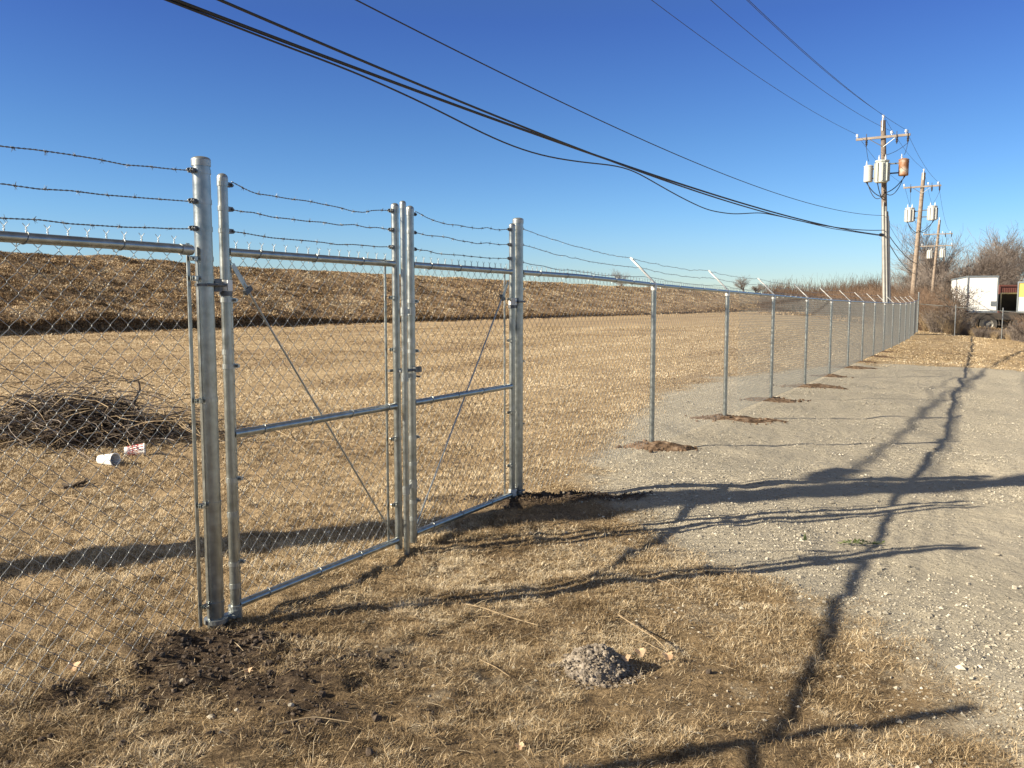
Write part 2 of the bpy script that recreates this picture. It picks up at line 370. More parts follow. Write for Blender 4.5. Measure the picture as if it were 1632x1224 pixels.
for nm, sel in (('levee', is_lev), ('gravel_road', is_gr), ('ground', ~is_lev & ~is_gr)):
    f = F[sel]; u, inv = np.unique(f, return_inverse=True); b = MB()
    b.add(V[u], inv.reshape(-1, 4)[:, ::-1], gravel=gm.ravel()[u], dirt=dm.ravel()[u], thatch=thm.ravel()[u], track=tkm.ravel()[u], streak=stm.ravel()[u], levee=lm.ravel()[u])
    o = b.build(nm, M['ground'], sm=True); o['kind'] = 'structure'
# ------------------------------------------------------------------ grass blades (stuff)
def hgt(x, y):
    z = height(x, y); d = np.hypot(x, y); g = gravel_mask(x, y); dm_ = dirt_mask(x, y)
    z = z+(d < 16)*((fbm(x*11, y*11, 14, 2)-.5)*(.016+.022*(1-g)+.04*dm_)+(1-g)*(fbm(x*30, y*30, 15, 2)-.5)*.014)*(1-smooth(d, 10, 16))
    return z+.05*dm_*(d < 16)
def polar(n, r0, r1, power, a0=-37, a1=37):
    u = rng.random(n); r = (r0**power+(r1**power-r0**power)*u)**(1/power) if power else r0*(r1/r0)**u
    a = np.radians(rng.uniform(a0, a1, n)); return r*np.sin(a), r*np.cos(a)
def blades(mb, x, y, z, L, wd, up, tint, seg=2):
    n = len(x); a = rng.uniform(0, 2*math.pi, n)
    dx = np.cos(a); dy = np.sin(a)
    sx = -dy*wd/2; sy = dx*wd/2
    tw = rng.uniform(-.6, .6, n)*wd
    c = np.sqrt(np.maximum(0, 1-up*up))
    bend = rng.uniform(-.28, .28, n)
    b0 = np.stack([x-sx, y-sy, z-.004], -1); b1 = np.stack([x+sx, y+sy, z-.004], -1)
    mx = x+dx*L*.5*c; my = y+dy*L*.5*c; mz = z+L*.55*up
    m0 = np.stack([mx-sx*.8, my-sy*.8, mz-tw*.4], -1); m1 = np.stack([mx+sx*.8, my+sy*.8, mz+tw*.4], -1)
    tp = np.stack([x+dx*L*c+bend*L*.4*-dy, y+dy*L*c+bend*L*.4*dx, z+np.maximum(L*up*.8, .002)], -1)
    v = np.stack([b0, b1, m0, m1, tp], 1).reshape(-1, 3); i = np.arange(n)*5
    mb.add(v, np.stack([i, i+1, i+3, i+2], -1), np.stack([i+2, i+3, i+4], -1), tint=np.repeat(tint, 5))
gb = MB()
x, y = polar(1500000, 2.2, 15, .66)
x2, y2 = polar(750000, 2.2, 6.5, .9, -36, 34); x = np.concatenate([x, x2]); y = np.concatenate([y, y2])
dens = (1-gravel_mask(x, y)*1.12)*(1-dirt_mask(x, y)*1.05)
patch = fbm(x*2.2, y*2.2, 50); clump = vn(x*9, y*9, 51)
keep = rng.random(len(x)) < dens*(.12+.95*smooth(patch, .28, .62))*(.25+.75*smooth(clump, .2, .6))
x = x[keep]; y = y[keep]; r = np.hypot(x, y); patch = patch[keep]; clump = clump[keep]; n = len(x)
left = smooth(-q_of(x, y), -.4, .6)
L_ = rng.uniform(.012, .038, n)*(1+.6*clump)*(1+.5*(rng.random(n) < .05))*(1+.15*left+.7*smooth(-r, -4.4, -3.4)*smooth(-x, 1.0, 1.8))
L_ = np.where(rng.random(n) < .012, L_*2.2, L_)
up = np.clip(rng.normal(.32+.22*left, .24, n), .03, .92)
thb = thatch_mask(x, y)
tint = np.clip(rng.normal(.56-.08*thb+.04*left, .28, n)+(patch-.5)*.5+(vn(x*14, y*14, 59)-.5)*.35+(fbm(x*3.2, y*3.2, 60)-.5)*1.0*thb+(streak(x, y)-.5)*.8*(1-thb)+(fbm(x*.8, y*.8, 52)-.5)*.35-.25*dirt_mask(x, y), 0, 1)
blades(gb, x, y, hgt(x, y), L_, np.maximum(.0016, r*.00043)*rng.uniform(.6, 1.3, n), up, tint)
# middle and far turf
x, y = polar(520000, 15, 62, .55, -36, 36)
q = q_of(x, y)
keep = (rng.random(len(x)) < (1-gravel_mask(x, y)*1.1)*(.15+.85*smooth(fbm(x*.9, y*.9, 55), .3, .6))) & (q > -40.2) & (q < 14) & (levee_mask(x, y) < .5)
x = x[keep]; y = y[keep]; r = np.hypot(x, y); n = len(x)
tint = np.clip(rng.normal(.61, .2, n)+(streak(x, y)-.5)*.9, 0, 1)
blades(gb, x, y, hgt(x, y), rng.uniform(.03, .075, n), np.maximum(.004, r*.0007), np.clip(rng.normal(.35, .2, n), .05, .8), tint)
o = gb.build('dry_grass', M['blade']); tag(o, 'straw coloured dormant turf grass around the gate and across the field', 'grass', kind='stuff')
# straw litter lying in the foreground
sb = MB(); n = 1900; x, y = polar(n, 2.4, 8, .8)
k = (gravel_mask(x, y) < .7) & (rng.random(n) < .25+.75*smooth(fbm(x*1.7, y*1.7, 58), .4, .6)); x = x[k]; y = y[k]; n = len(x)
blades(sb, x, y, hgt(x, y)+.012, rng.uniform(.04, .13, n), np.full(n, .0024), np.clip(rng.normal(.06, .08, n), .0, .4), rng.uniform(.35, .9, n))
o = sb.build('straw_litter', M['blade']); tag(o, 'loose pale straw stems lying on the grass in the foreground', 'straw', kind='stuff')
# ------------------------------------------------------------------ gravel chips (stuff)
ICO = None
def ico():
    p = (1+5**.5)/2
    v = np.array([(-1, p, 0), (1, p, 0), (-1, -p, 0), (1, -p, 0), (0, -1, p), (0, 1, p), (0, -1, -p), (0, 1, -p), (p, 0, -1), (p, 0, 1), (-p, 0, -1), (-p, 0, 1)])
    f = np.array([(0, 11, 5), (0, 5, 1), (0, 1, 7), (0, 7, 10), (0, 10, 11), (1, 5, 9), (5, 11, 4), (11, 10, 2), (10, 7, 6), (7, 1, 8), (3, 9, 4), (3, 4, 2), (3, 2, 6), (3, 6, 8), (3, 8, 9), (4, 9, 5), (2, 4, 11), (6, 2, 10), (8, 6, 7), (9, 8, 1)])
    return v/np.linalg.norm(v[0]), f
IV, IF = ico()
OV = np.array([(1, 0, 0), (-1, 0, 0), (0, 1, 0), (0, -1, 0), (0, 0, 1), (0, 0, -1.)]); OF = np.array([(0, 2, 4), (2, 1, 4), (1, 3, 4), (3, 0, 4), (2, 0, 5), (1, 2, 5), (3, 1, 5), (0, 3, 5)])
def rocks(mb, x, y, z, s, tint, flat=.65, base=(IV, IF), jit=.28):
    n = len(x); bv, bf = base; k = len(bv)
    v = bv[None]*(1+rng.uniform(-jit, jit, (n, k, 1)))+rng.uniform(-jit*.5, jit*.5, (n, k, 3))
    st = np.stack([rng.uniform(.7, 1.3, n), rng.uniform(.6, 1.1, n), rng.uniform(.7, 1.2, n)*flat], -1)
    v = v*st[:, None]*s[:, None, None]
    a = rng.uniform(0, 2*math.pi, n); ca = np.cos(a)[:, None]; sa = np.sin(a)[:, None]
    v = np.stack([v[..., 0]*ca-v[..., 1]*sa+x[:, None], v[..., 0]*sa+v[..., 1]*ca+y[:, None], v[..., 2]+z[:, None]], -1)
    f = (bf[None]+(np.arange(n)*k)[:, None, None]).reshape(-1, 3)
    mb.add(v.reshape(-1, 3), None, f, tint=np.repeat(tint, k))
rb = MB()
x, y = polar(230000, 2.4, 22, .7, -20, 37)
gmk = gravel_mask(x, y); edge = np.exp(-((poly_sd(GP, x, y)-.45)/.55)**2)
loose = fbm(x*1.1, y*1.1, 61)
k = rng.random(len(x)) < np.clip(gmk*(.06+.70*smooth(loose, .48, .68)+.7*edge)*(1-.75*track_mask(x, y)), 0, 1)
x = x[k]; y = y[k]; n = len(x); r = np.hypot(x, y)
s = np.clip(rng.lognormal(-5.5, .48, n), .0015, .02)*(1+.03*r)
tint = np.clip(rng.normal(.30, .24, n), 0, 1)
rocks(rb, x, y, hgt(x, y)+s*.15, s, tint, base=(OV, OF))
x, y = polar(2200, 2.4, 10, .9, -34, 37)
k = rng.random(len(x)) < .035+.45*gravel_mask(x, y); x = x[k]; y = y[k]; n = len(x)
s = np.clip(rng.lognormal(-4.75, .4, n), .004, .02)
rocks(rb, x, y, hgt(x, y)+s*.25, s, np.clip(rng.normal(.32, .2, n), 0, 1))
o = rb.build('gravel', M['stone']); tag(o, 'loose pale limestone gravel chips scattered over the drive', 'gravel', kind='stuff')
# soil clods around the gate posts
cb = MB(); n = 45000; x = rng.uniform(-2.6, 1.6, n); y = rng.uniform(2.5, 7.2, n)
k = rng.random(n) < np.clip(dirt_mask(x, y)-.25, 0, 1)**1.3*1.3; x = x[k]; y = y[k]; n = len(x); s = np.clip(rng.lognormal(-5.25, .5, n), .002, .018)
rocks(cb, x, y, hgt(x, y)+s*.3, s, rng.random(n), flat=.9)
o = cb.build('soil_clods', M['soil']); tag(o, 'crumbled dark soil clods dug up around the gate post feet', 'soil', kind='stuff')
# ------------------------------------------------------------------ levee weeds (stuff)
wb = MB()
n = 520000; u_ = rng.uniform(-.66, .52, n); qd = rng.uniform(42.3, 60.0, n)
yy = qd/(.4786-.8781*u_); yy = np.where((yy > 0) & (yy < 420), yy, -1); k = yy > 0; yy = yy[k]; u_ = u_[k]; x = u_*yy; y = yy
q = q_of(x, y)
k = rng.random(len(x)) < (.4+.6*smooth(fbm(x*.6, y*.6, 71), .35, .6)); x = x[k]; y = y[k]; q = q[k]; r = np.hypot(x, y); n = len(x)
toe = np.exp(-((-q-40.6)/.7)**2)
tint = np.clip(rng.normal(.47, .22, n)+(fbm(x*.35, y*.35, 72)-.5)*.7+(fbm(x*1.5, y*.8, 74)-.5)*1.1-.25*toe, 0, 1)  # toe term darkens the tint to paint in the scarp's shade
tint = np.where(rng.random(n) < .012, 1., tint)
L_ = rng.uniform(.05, .2, n)*(.7+.7*fbm(x*.8, y*.8, 73))
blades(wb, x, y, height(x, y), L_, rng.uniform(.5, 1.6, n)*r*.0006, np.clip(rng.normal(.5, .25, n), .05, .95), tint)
# toe strip, taller weeds, scarp shade put into their dark tint
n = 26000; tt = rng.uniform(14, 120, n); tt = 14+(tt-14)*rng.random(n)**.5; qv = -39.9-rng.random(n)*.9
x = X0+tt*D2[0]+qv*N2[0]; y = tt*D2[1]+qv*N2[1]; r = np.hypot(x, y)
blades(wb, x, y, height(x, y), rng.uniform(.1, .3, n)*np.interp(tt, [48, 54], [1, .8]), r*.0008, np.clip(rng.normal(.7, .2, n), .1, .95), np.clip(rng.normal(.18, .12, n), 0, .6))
# field end weeds
n = 90000; a = np.radians(rng.uniform(16, 35, n)); r = 46*(170/46)**rng.random(n); x = r*np.sin(a); y = r*np.cos(a)
k = (levee_mask(x, y) > .5) & (q_of(x, y) > -38); x = x[k]; y = y[k]; r = r[k]; n = len(x)
blades(wb, x, y, height(x, y), rng.uniform(.15, .6, n), r*.0007, np.clip(rng.normal(.75, .2, n), .1, .98), np.clip(rng.normal(.38, .17, n)+(fbm(x*.2, y*.2, 75)-.5)*.5, 0, 1))
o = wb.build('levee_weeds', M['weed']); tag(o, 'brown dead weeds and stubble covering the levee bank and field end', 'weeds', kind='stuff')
# ------------------------------------------------------------------ fence building
def P3(Y, z, q=0.0):
    p = line_pt(Y, q); return np.array([p[0], p[1], z])
D3 = np.array([D2[0], D2[1], 0]); N3 = np.array([N2[0], N2[1], 0])
PITCH_M = .086
def chain(parent, Ya, Yb, zb, zt, q=-.022, barbs=True, near=True, follow=False):
    """Chain-link fabric: interlocked zigzag wires with twisted selvage."""
    mb = MB(); h = PITCH_M/2; n = int((Yb-Ya)/CS/h); r = .00155 if near else .0032
    rows = int(round((zt-zb)/h))
    for k in range(n):
        s = (k+.0)*h
        zz = np.arange(rows+1)*h
        side = (np.arange(rows+1)+k) % 2
        Yc = Ya+s*CS
        g = hline(Yc) if follow else 0.0
        if near:
            a = s+np.where(side == 0, -.002, h+.002); pts = []
            off = np.where(side == 0, .0035, -.0035)
            for j in range(rows+1):
                sgn = -1 if side[j] == 0 else 1
                for dz, ds, dq in ((-.006, -.004, .5), (-.002, .001, 1.4), (.002, .001, 1.4), (.006, -.004, .5)):
                    pts.append(line3(Ya, a[j]+sgn*ds, zb+zz[j]+dz+g, q+off[j]*dq))
            mb.tube(np.array(pts), r, 4, cap=False, upv=N3)
        else:
            a = s+side*h
            base = line3(Ya, 0, 0, q)
            pts = base[None]+a[:, None]*D3[None]+np.stack([zz*0, zz*0, zb+zz+g], -1)
            mb.tube(pts, r, 3, cap=False, upv=N3)
        if barbs and k % 2 == 0 and Yc < 30:
            c0 = line3(Ya, s+h*(rows % 2), zb+rows*h+g, q)
            for sg in (-1, 1):
                pts = [c0+np.array([0, 0, -.02])]
                for j in range(5):
                    ph = j*math.pi*.75+(0 if sg > 0 else math.pi)
                    pts.append(c0+D3*.0035*math.cos(ph)+N3*.0035*math.sin(ph)+np.array([0, 0, j*.008]))
                pts.append(c0+D3*sg*.014+np.array([0, 0, .052]))
                mb.tube(np.array(pts), .0017, 3, cap=False)
    return mb.build('chain_link_mesh', M['wire'], parent, sm=near)
def line3(Ya, s, z, q): 
    p = line_pt(Ya, q); return np.array([p[0]+s*D2[0], p[1]+s*D2[1], z])
def hline(Y):
    p = line_pt(Y); return float(height(np.array([p[0]]), np.array([p[1]]), micro=False)[0])
def barbed(parent, pts, seed, near=True, name='barbed_wire'):
    rr = random.Random(seed); pts = np.asarray(pts, float)
    seg = np.linalg.norm(np.diff(pts, axis=0), axis=1); L = seg.sum(); cum = np.concatenate([[0], np.cumsum(seg)])
    m = int(L/(.012 if near else .06)); s = np.linspace(0, L, m)
    P = np.stack([np.interp(s, cum, pts[:, i]) for i in range(3)], -1)
    # small kinks
    ks = np.arange(0, L+.3, .13); kz = np.array([rr.gauss(0, .0042) for _ in ks]); kq = np.array([rr.gauss(0, .004) for _ in ks])
    env = np.clip(np.minimum(s, L-s)/.15, 0, 1)
    P[:, 2] += np.interp(s, ks, kz)*env; P += N3[None]*(np.interp(s, ks, kq)*env)[:, None]
    mb = MB(); T_ = np.gradient(P, axis=0); T_ /= np.linalg.norm(T_, axis=1)[:, None]
    a = np.cross(T_, np.array([0, 0, 1.])); a /= np.linalg.norm(a, axis=1)[:, None]; b = np.cross(a, T_)
    if near:
        for ph in (0, math.pi):
            w_ = s/.045*2*math.pi+ph
            mb.tube(P+.0019*(np.cos(w_)[:, None]*a+np.sin(w_)[:, None]*b), .0016, 4)
    else:
        mb.tube(P, .0026, 4)
    bs = rr.uniform(.03, .1)
    while bs < L-.03:
        i = min(m-2, int(bs/L*(m-1))); c = P[i]; t = T_[i]
        cc = [c+t*((j-4)*.0022)+.0045*(math.cos(j*1.6)*a[i]+math.sin(j*1.6)*b[i]) for j in range(9)]
        if near: mb.tube(cc, .0014, 4)
        for j in range(4 if near else 2):
            an = rr.uniform(0, 6.28); d = math.cos(an)*a[i]+math.sin(an)*b[i]
            mb.tube([c+t*rr.uniform(-.006, .006), c+d*.017+t*rr.uniform(-.008, .008)], [.0014, .0006], 3)
        bs += rr.uniform(.115, .135)
    return mb.build(name, M['barb'], parent)
def pipe(name, parent, a, b, r, n=20, m='galv', cap_ends=True):
    mb = MB(); mb.tube(np.linspace(a, b, 2), r, n, cap=True); return mb.build(name, M[m], parent, sm='auto' and False) if n < 8 else smooth_build(mb, name, M[m], parent)
def smooth_build(mb, name, m, parent):
    o = mb.build(name, m, parent, sm=True)
    me = o.data
    ed = me.edges
    try:
        me.set_sharp_from_angle(angle=R(40))
    except Exception: pass
    return o
def dome_cap(post, c, r, flat=False):
    mb = MB(); h = r*(.35 if flat else .8)
    pr = [(r*1.0, -.03), (r*1.07, -.03), (r*1.09, -.004), (r*1.09, 0)]+[(r*1.06*math.cos(a), h*math.sin(a)+.001) for a in np.linspace(.05, math.pi/2, 7)]
    pr[-1] = (.0005, pr[-1][1]); mb.lathe(c, pr, 20)
    smooth_build(mb, 'cap', M['galv_dull'], post)
def band(post, Y, z, r, side, q=0.0, length=.085, name='tension_band', m='galv'):
    """steel strap round a post, its lug reaching along the fence with a bolt"""
    mb = MB(); c = P3(Y, z, q)
    mb.lathe(c, [(r, -.011), (r+.003, -.011), (r+.003, .011), (r, .011)], 18)
    e = c+D3*side*(r+.018)
    for s in (-.006, .006): mb.box(e+N3*s, (.036, .003, .022), np.stack([D3, N3, [0, 0, 1]]))
    mb.tube([e+N3*-.022+D3*side*.006, e+N3*.022+D3*side*.006], .0055, 6); mb.box(e+N3*.02+D3*side*.006, (.014, .008, .014), np.stack([D3, N3, [0, 0, 1]]))
    return mb.build(name, M[m], post)
def barb_clip(post, Y, z, r, side, q=0.0):
    mb = MB(); c = P3(Y, z, q)
    mb.lathe(c, [(r, -.011), (r+.003, -.011), (r+.003, .011), (r, .011)], 18); mb.build('wire_band', M['galv'], post)
    mb = MB(); e = c+D3*side*(r+.014)
    for s in (-.008, .008): mb.box(e+N3*s, (.03, .004, .022), np.stack([D3, N3, [0, 0, 1]]))
    mb.tube([e+N3*-.02+D3*side*.008, e+N3*.02+D3*side*.008], .005, 6)
    # wire wrap
    mb.tube([e+D3*side*(.008+.012*math.cos(a))+np.array([0, 0, .010*math.sin(a)])+N3*(.004*a-.012) for a in np.linspace(0, 6.28, 12)], .0022, 4)
    return mb.build('wire_clip', M['dark_iron'], post)
Y_P0, Y_T2 = 4.050, 6.774
def tension_bar(parent, Y, z0, z1, q=-.02):
    mb = MB(); mb.box(P3(Y, (z0+z1)/2, q), (.018, .006, z1-z0), np.stack([D3, N3, [0, 0, 1]])); return mb.build('tension_bar', M['galv'], parent)
def ties(parent, Ya, Yb, z, r, step=.42, q=0.0, off=.2, follow=False):
    s = off
    while s < (Yb-Ya)/CS-.08:
        g = hline(Ya+s*CS) if follow else 0
        c = line3(Ya, s, z+g, q)
        pts = [c+(r+.0025)*(math.cos(a)*N3+math.sin(a)*np.array([0, 0, 1]))+D3*.006*a for a in np.linspace(-2.9, 2.9, 14)]
        pts = [c-N3*(r+.008)+np.array([0, 0, -.03])+D3*-.02]+pts+[c-N3*(r+.008)+np.array([0, 0, .018])+D3*.03]
        mb = MB(); mb.tube(pts, .0022, 4); mb.build('tie_wire', M['galv_dull'], parent); s += step*random.uniform(.85, 1.1)
# --- left fence (ends at the big hinge post)
LF = thing('chain_link_fence', 'chain link fence panel left of the gate, ending at the thick gate post', 'fence', tuple(P3(Y_P0, 0)), 'new galvanised fence runs')
p0 = pipe('terminal_post', LF, P3(Y_P0, -.3), P3(Y_P0, 2.245), .0405, 28)
dome_cap(p0, P3(Y_P0, 2.245), .0405, flat=True)
for Yp in (1.74, -1.1):
    pp = pipe('line_post', LF, P3(Yp, -.3), P3(Yp, 2.25), .03, 20); dome_cap(pp, P3(Yp, 2.25), .03)
TR = 1.83
pipe('top_rail', LF, P3(-1.1, TR), P3(Y_P0-.075, TR), .021, 20)
chain(LF, 0.9, Y_P0-.09, .03, TR+.012)
tension_bar(LF, Y_P0-.066, .04, 1.86)
for z in (1.70, 1.13, .63, .14): band(p0, Y_P0, z, .0405, -1)
b = band(p0, Y_P0, 1.79, .0405, -1, name='rail_band')
mb = MB(); c = P3(Y_P0-.075, TR-.002); mb.tube([c-D3*.05, c+D3*.012], .0245, 16); mb.tube([c+D3*.012, c+D3*.03], [.02, .006], 10); smooth_build(mb, 'rail_end_cup', M['galv_dull'], LF)
ties(LF, 1.2, Y_P0-.1, TR, .021, off=.3)
for i, z in enumerate((2.19, 2.052, 1.928)):
    barb_clip(p0, Y_P0, z, .0405, -1)
    Ys = np.linspace(-1.1, Y_P0-.07, 30); tt_ = (Ys-1.74)/(Y_P0-1.74)
    sag = np.where(tt_ > 0, -.035*4*tt_*(1-tt_), 0)
    za = z+(.02, -.01, -.0)[i]*(1-np.clip(tt_, 0, 1))
    barbed(LF, np.array([P3(Y, zz_, 0) for Y, zz_ in zip(Ys, za+sag)]), 100+i)
# --- right fence run
Yposts = [9.57, 12.33, 15.05, 17.95, 20.85, 23.7, 26.5, 29.3, 32.3, 35.3, 38.4, 41.2, 43.8, 46.3, 49.1]
RF = thing('chain_link_fence', 'long chain link fence run with angled arms, receding along the gravel drive', 'fence', tuple(P3(Y_T2, 0)), 'new galvanised fence runs')
p2 = pipe('terminal_post', RF, P3(Y_T2, -.3), P3(Y_T2, 2.235), .0405, 28); dome_cap(p2, P3(Y_T2, 2.235), .0405, flat=True)
rail = MB(); pts = [P3(Y_T2+.06, TR)]
for Y in np.linspace(Y_T2+1, 49.1, 60): pts.append(P3(Y, hline(Y)+TR))
rail.tube(pts, .021, 14); smooth_build(rail, 'top_rail', M['galv'], RF)
ties(RF, Y_T2+.1, 21, TR, .021, off=.25, step=.55, follow=True)
chain(RF, Y_T2+.1, 13.0, .03, TR+.012, near=True, follow=True)
_c = chain(RF, 13.0, 49.05, .03, TR+.012, near=False, follow=True)
tips = []
for i, Y in enumerate(Yposts):
    g = hline(Y); last = i == len(Yposts)-1
    hp = 2.25 if last else TR
    po = pipe('line_post', RF, P3(Y, g-.2), P3(Y, g+hp-.01), .038 if last else .0285, 18)
    if last: dome_cap(po, P3(Y, g+hp), .038)
    else:
        mb = MB(); c = P3(Y, g+TR)
        mb.lathe(c, [(.0305, -.06), (.034, -.06), (.034, -.012), (.026, .012), (.001, .024)], 14)
        mb.tube([c-D3*.03, c+D3*.03], .0255, 12)
        a = c+np.array([0, 0, .015]); e = c-N3*.285+np.array([0, 0, .30])
        dd = (e-a)/np.linalg.norm(e-a); nn = np.cross(dd, D3)
        ax = np.stack([dd, D3, nn]); L = np.linalg.norm(e-a)
        mb.box((a+e)/2, (L, .030, .003), ax)
        for s in (-1, 1): mb.box((a+e)/2+D3*s*.014-nn*.008, (L, .003, .016), ax)
        mb.build('barb_arm', M['plate'], po)
    tips.append((Y, g))
for z in (1.70, 1.13, .63, .14): band(p2, Y_T2, z, .0405, 1)
band(p2, Y_T2, 1.80, .0405, 1, name='rail_band')
tension_bar(RF, Y_T2+.09, .04, 1.86)
for i, f in enumerate((1.0, .62, .26)):
    z0 = (2.17, 2.045, 1.91)[i]; barb_clip(p2, Y_T2, z0, .0405, 1)
    pts = [P3(Y_T2+.06, z0)]
    for (Y, g) in tips:
        prev = pts[-1]
        cur = P3(Y, g+TR+.015+.285*f, -.285*f) if Y < 49 else P3(Y, g+2.2-i*.13)
        for a in np.linspace(0, 1, 7)[1:]:
            pts.append(prev*(1-a)+cur*a-np.array([0, 0, .03*4*a*(1-a)]))
    barbed(RF, pts, 200+i, near=False)
# --- gate leaves
def leaf(label, Ya, Yb, hinge_left, seed):
    """Ya nearer upright, Yb farther upright"""
    g = thing('gate_leaf', label, 'gate', tuple(P3(Ya, 0)), 'double gate leaves'); r = .0238
    ua = pipe('upright', g, P3(Ya, .03 if hinge_left else .03), P3(Ya, 2.18), r, 24); dome_cap(ua, P3(Ya, 2.18), r)
    ub = pipe('upright', g, P3(Yb, .03), P3(Yb, 2.18), r, 24); dome_cap(ub, P3(Yb, 2.18), r)
    for nm, z in (('top_rail', 1.83), ('middle_rail', .945), ('bottom_rail', .085)):
        pipe(nm, g, P3(Ya, z)+D3*r*.9, P3(Yb, z)-D3*r*.9, .0205, 20)
    chain(g, Ya+.05, Yb-.04, .075, 1.845, q=-.026)
    tension_bar(g, Ya+.06, .09, 1.86, -.026) if not hinge_left else None
    tension_bar(g, Yb-.065, .09, 1.86, -.026); 
    if hinge_left: tension_bar(g, Ya+.05, .09, 1.8, -.028)
    for z in (1.6, 1.28, .72, .3):
        band(ub, Yb, z+.02, r, -1); band(ua, Ya, z, r, 1, m='galv_dull')
    for z in (1.35, .55, .19):
        mb = MB(); mb.lathe(P3(Ya, z), [(r, -.012), (r+.003, -.012), (r+.003, .012), (r, .012)], 18); mb.build('collar', M['galv_dull'], ua)
    for z in (1.83, .945, .085): ties(g, Ya, Yb, z, .0205, off=.22, step=.38)
    rr = random.Random(seed)
    for i, z in enumerate((2.15, 2.035, 1.93)):
        barb_clip(ua, Ya, z, r, 1); barb_clip(ub, Yb, z, r, -1)
        L = (Yb-Ya); pts = []
        for a in np.linspace(0, 1, 16):
            dz = -.012*4*a*(1-a)
            if hinge_left and i == 0: dz += np.interp(a, [0, .06, .15, .5, .78, .84, 1], [.018, .0, -.018, -.005, -.03, -.012, 0])
            if (not hinge_left) and i == 0: dz += np.interp(a, [0, .2, .5, 1], [.02, -.02, -.02, 0])
            pts.append(P3(Ya+(.05+a*(L-.1)), z+dz, 0))
        barbed(g, pts, seed+i)
    # truss rod
    if hinge_left: a_, b_ = P3(Ya+.06, 1.76, .0), P3(Yb-.045, .13, .0)
    else: a_, b_ = P3(Yb-.045, 1.74, 0), P3(Ya+.05, .14, 0)
    off = -N3*.012; a_ = a_+off; b_ = b_+off
    mb = MB(); d = (b_-a_)/np.linalg.norm(b_-a_); mb.tube([a_+d*.1, b_], .0052, 8); 
    o = mb.build('truss_rod', M['galv_dull'] , g)
    mb = MB(); nn = np.cross(d, N3); mb.box(a_+d*.06, (.15, .026, .004), np.stack([d, nn, N3])); mb.build('truss_plate', M['galv_dull'], o)
    mb = MB(); mb.box(a_+d*.14, (.025, .05, .02), np.stack([d, nn, N3])); mb.tube([a_+d*.14-nn*.03, a_+d*.14+nn*.03], .006, 6); mb.build('truss_nut', M['dark_iron'], o)
    return g, ua, ub
Ya1, Yb1, Ya2, Yb2 = 4.160, 5.365, 5.505, 6.690
gl, la, lb = leaf('nearer leaf of the double gate, its brace rod running down to the right', Ya1, Yb1, True, 300)
gr, ra, rb_ = leaf('farther leaf of the double gate, carrying the drop rod pipe and fork latch', Ya2, Yb2, False, 330)
# hinges
def hinge(parent, Yp, Yg, z, dirn):
    mb = MB(); c = P3(Yp, z)
    mb.lathe(c, [(.0405, -.006), (.045, -.006), (.045, .006), (.0405, .006)], 20)
    g = P3(Yg, z); m_ = (c+g)/2+N3*.0
    mb.box(c+D3*dirn*.058, (.045, .05, .06), np.stack([D3, N3, [0, 0, 1]]))
    mb.tube([c+N3*.045-D3*dirn*.03, c+N3*.05+D3*dirn*.085], .007, 8)
    mb.tube([c+D3*dirn*.058+N3*-.04, c+D3*dirn*.058+N3*.045], .009, 6)
    mb.tube([g+np.array([0, 0, -.05]), g+np.array([0, 0, -.028])], .031, 14)
    mb.build('hinge', M['dark_iron'], parent)
    mb = MB(); mb.lathe(g, [(.0238, -.026), (.029, -.026), (.029, .026), (.0238, .026)], 18); mb.box(g+N3*.022, (.03, .02, .05), np.stack([D3, N3, [0, 0, 1]])); mb.build('hinge_sleeve', M['plate'], parent)
hinge(gl, Y_P0, Ya1, 1.67, 1); hinge(gr, Y_T2, Yb2, 1.60, -1); hinge(gr, Y_T2, Yb2, .10, -1)
mb = MB(); c = P3(Y_P0, .055); mb.lathe(c, [(.0405, -.012), (.056, -.010), (.056, .010), (.0405, .012)], 20); g_ = P3(Ya1, .06)
mb.box((c+g_)/2+N3*.02, (.10, .03, .03), np.stack([D3, N3, [0, 0, 1]])); mb.tube([g_+np.array([0, 0, -.03]), g_+np.array([0, 0, .03])], .034, 16); mb.tube([(c+g_)/2+N3*.06, (c+g_)/2-N3*.05], .009, 6); mb.build('hinge', M['galv_dull'], gl)
# drop rod pipe on the right leaf
qd_ = .085; Yd = 5.335
rod = pipe('drop_rod', gr, P3(Yd, .012, qd_), P3(Yd, 2.19, qd_), .0185, 20); dome_cap(rod, P3(Yd, 2.19, qd_), .0185)
for z, dk in ((1.535, False), (1.13, True), (.42, False)):
    mb = MB(); c = P3(Yd, z, qd_); g_ = P3(Ya2, z)
    mb.lathe(c, [(.0185, -.025), (.0235, -.025), (.0235, .025), (.0185, .025)], 16)
    mb.lathe(g_, [(.0238, -.025), (.029, -.025), (.029, .025), (.0238, .025)], 16)
    d = (g_-c); L = np.linalg.norm(d); d = d/L; mb.box((c+g_)/2, (L*.5, .008, .03), np.stack([d, np.cross([0, 0, 1], d), [0, 0, 1]]))
    mb.tube([g_+d*.02, g_+d*.05], .007, 6)
    mb.build('rod_guide', M['galv_dull'], gr)
    if dk:
        mb = MB(); u_l = P3(Yb1, z+.035)
        mb.tube([u_l+N3*.045-D3*.03, g_+np.array([0, 0, .035])+N3*.045+D3*.02], .009, 8); mb.tube([u_l-N3*.04-D3*.03, g_+np.array([0, 0, .035])-N3*.04+D3*.02], .009, 8)
        mb.box(g_+np.array([0, 0, .035])+N3*.045, (.07, .02, .035), np.stack([D3, N3, [0, 0, 1]]))
        mb.tube([g_+D3*.03+np.array([0, 0, -.01]), g_+D3*.09+np.array([0, 0, -.02])], .007, 6)
        mb.build('fork_latch', M['dark_iron'], gr)
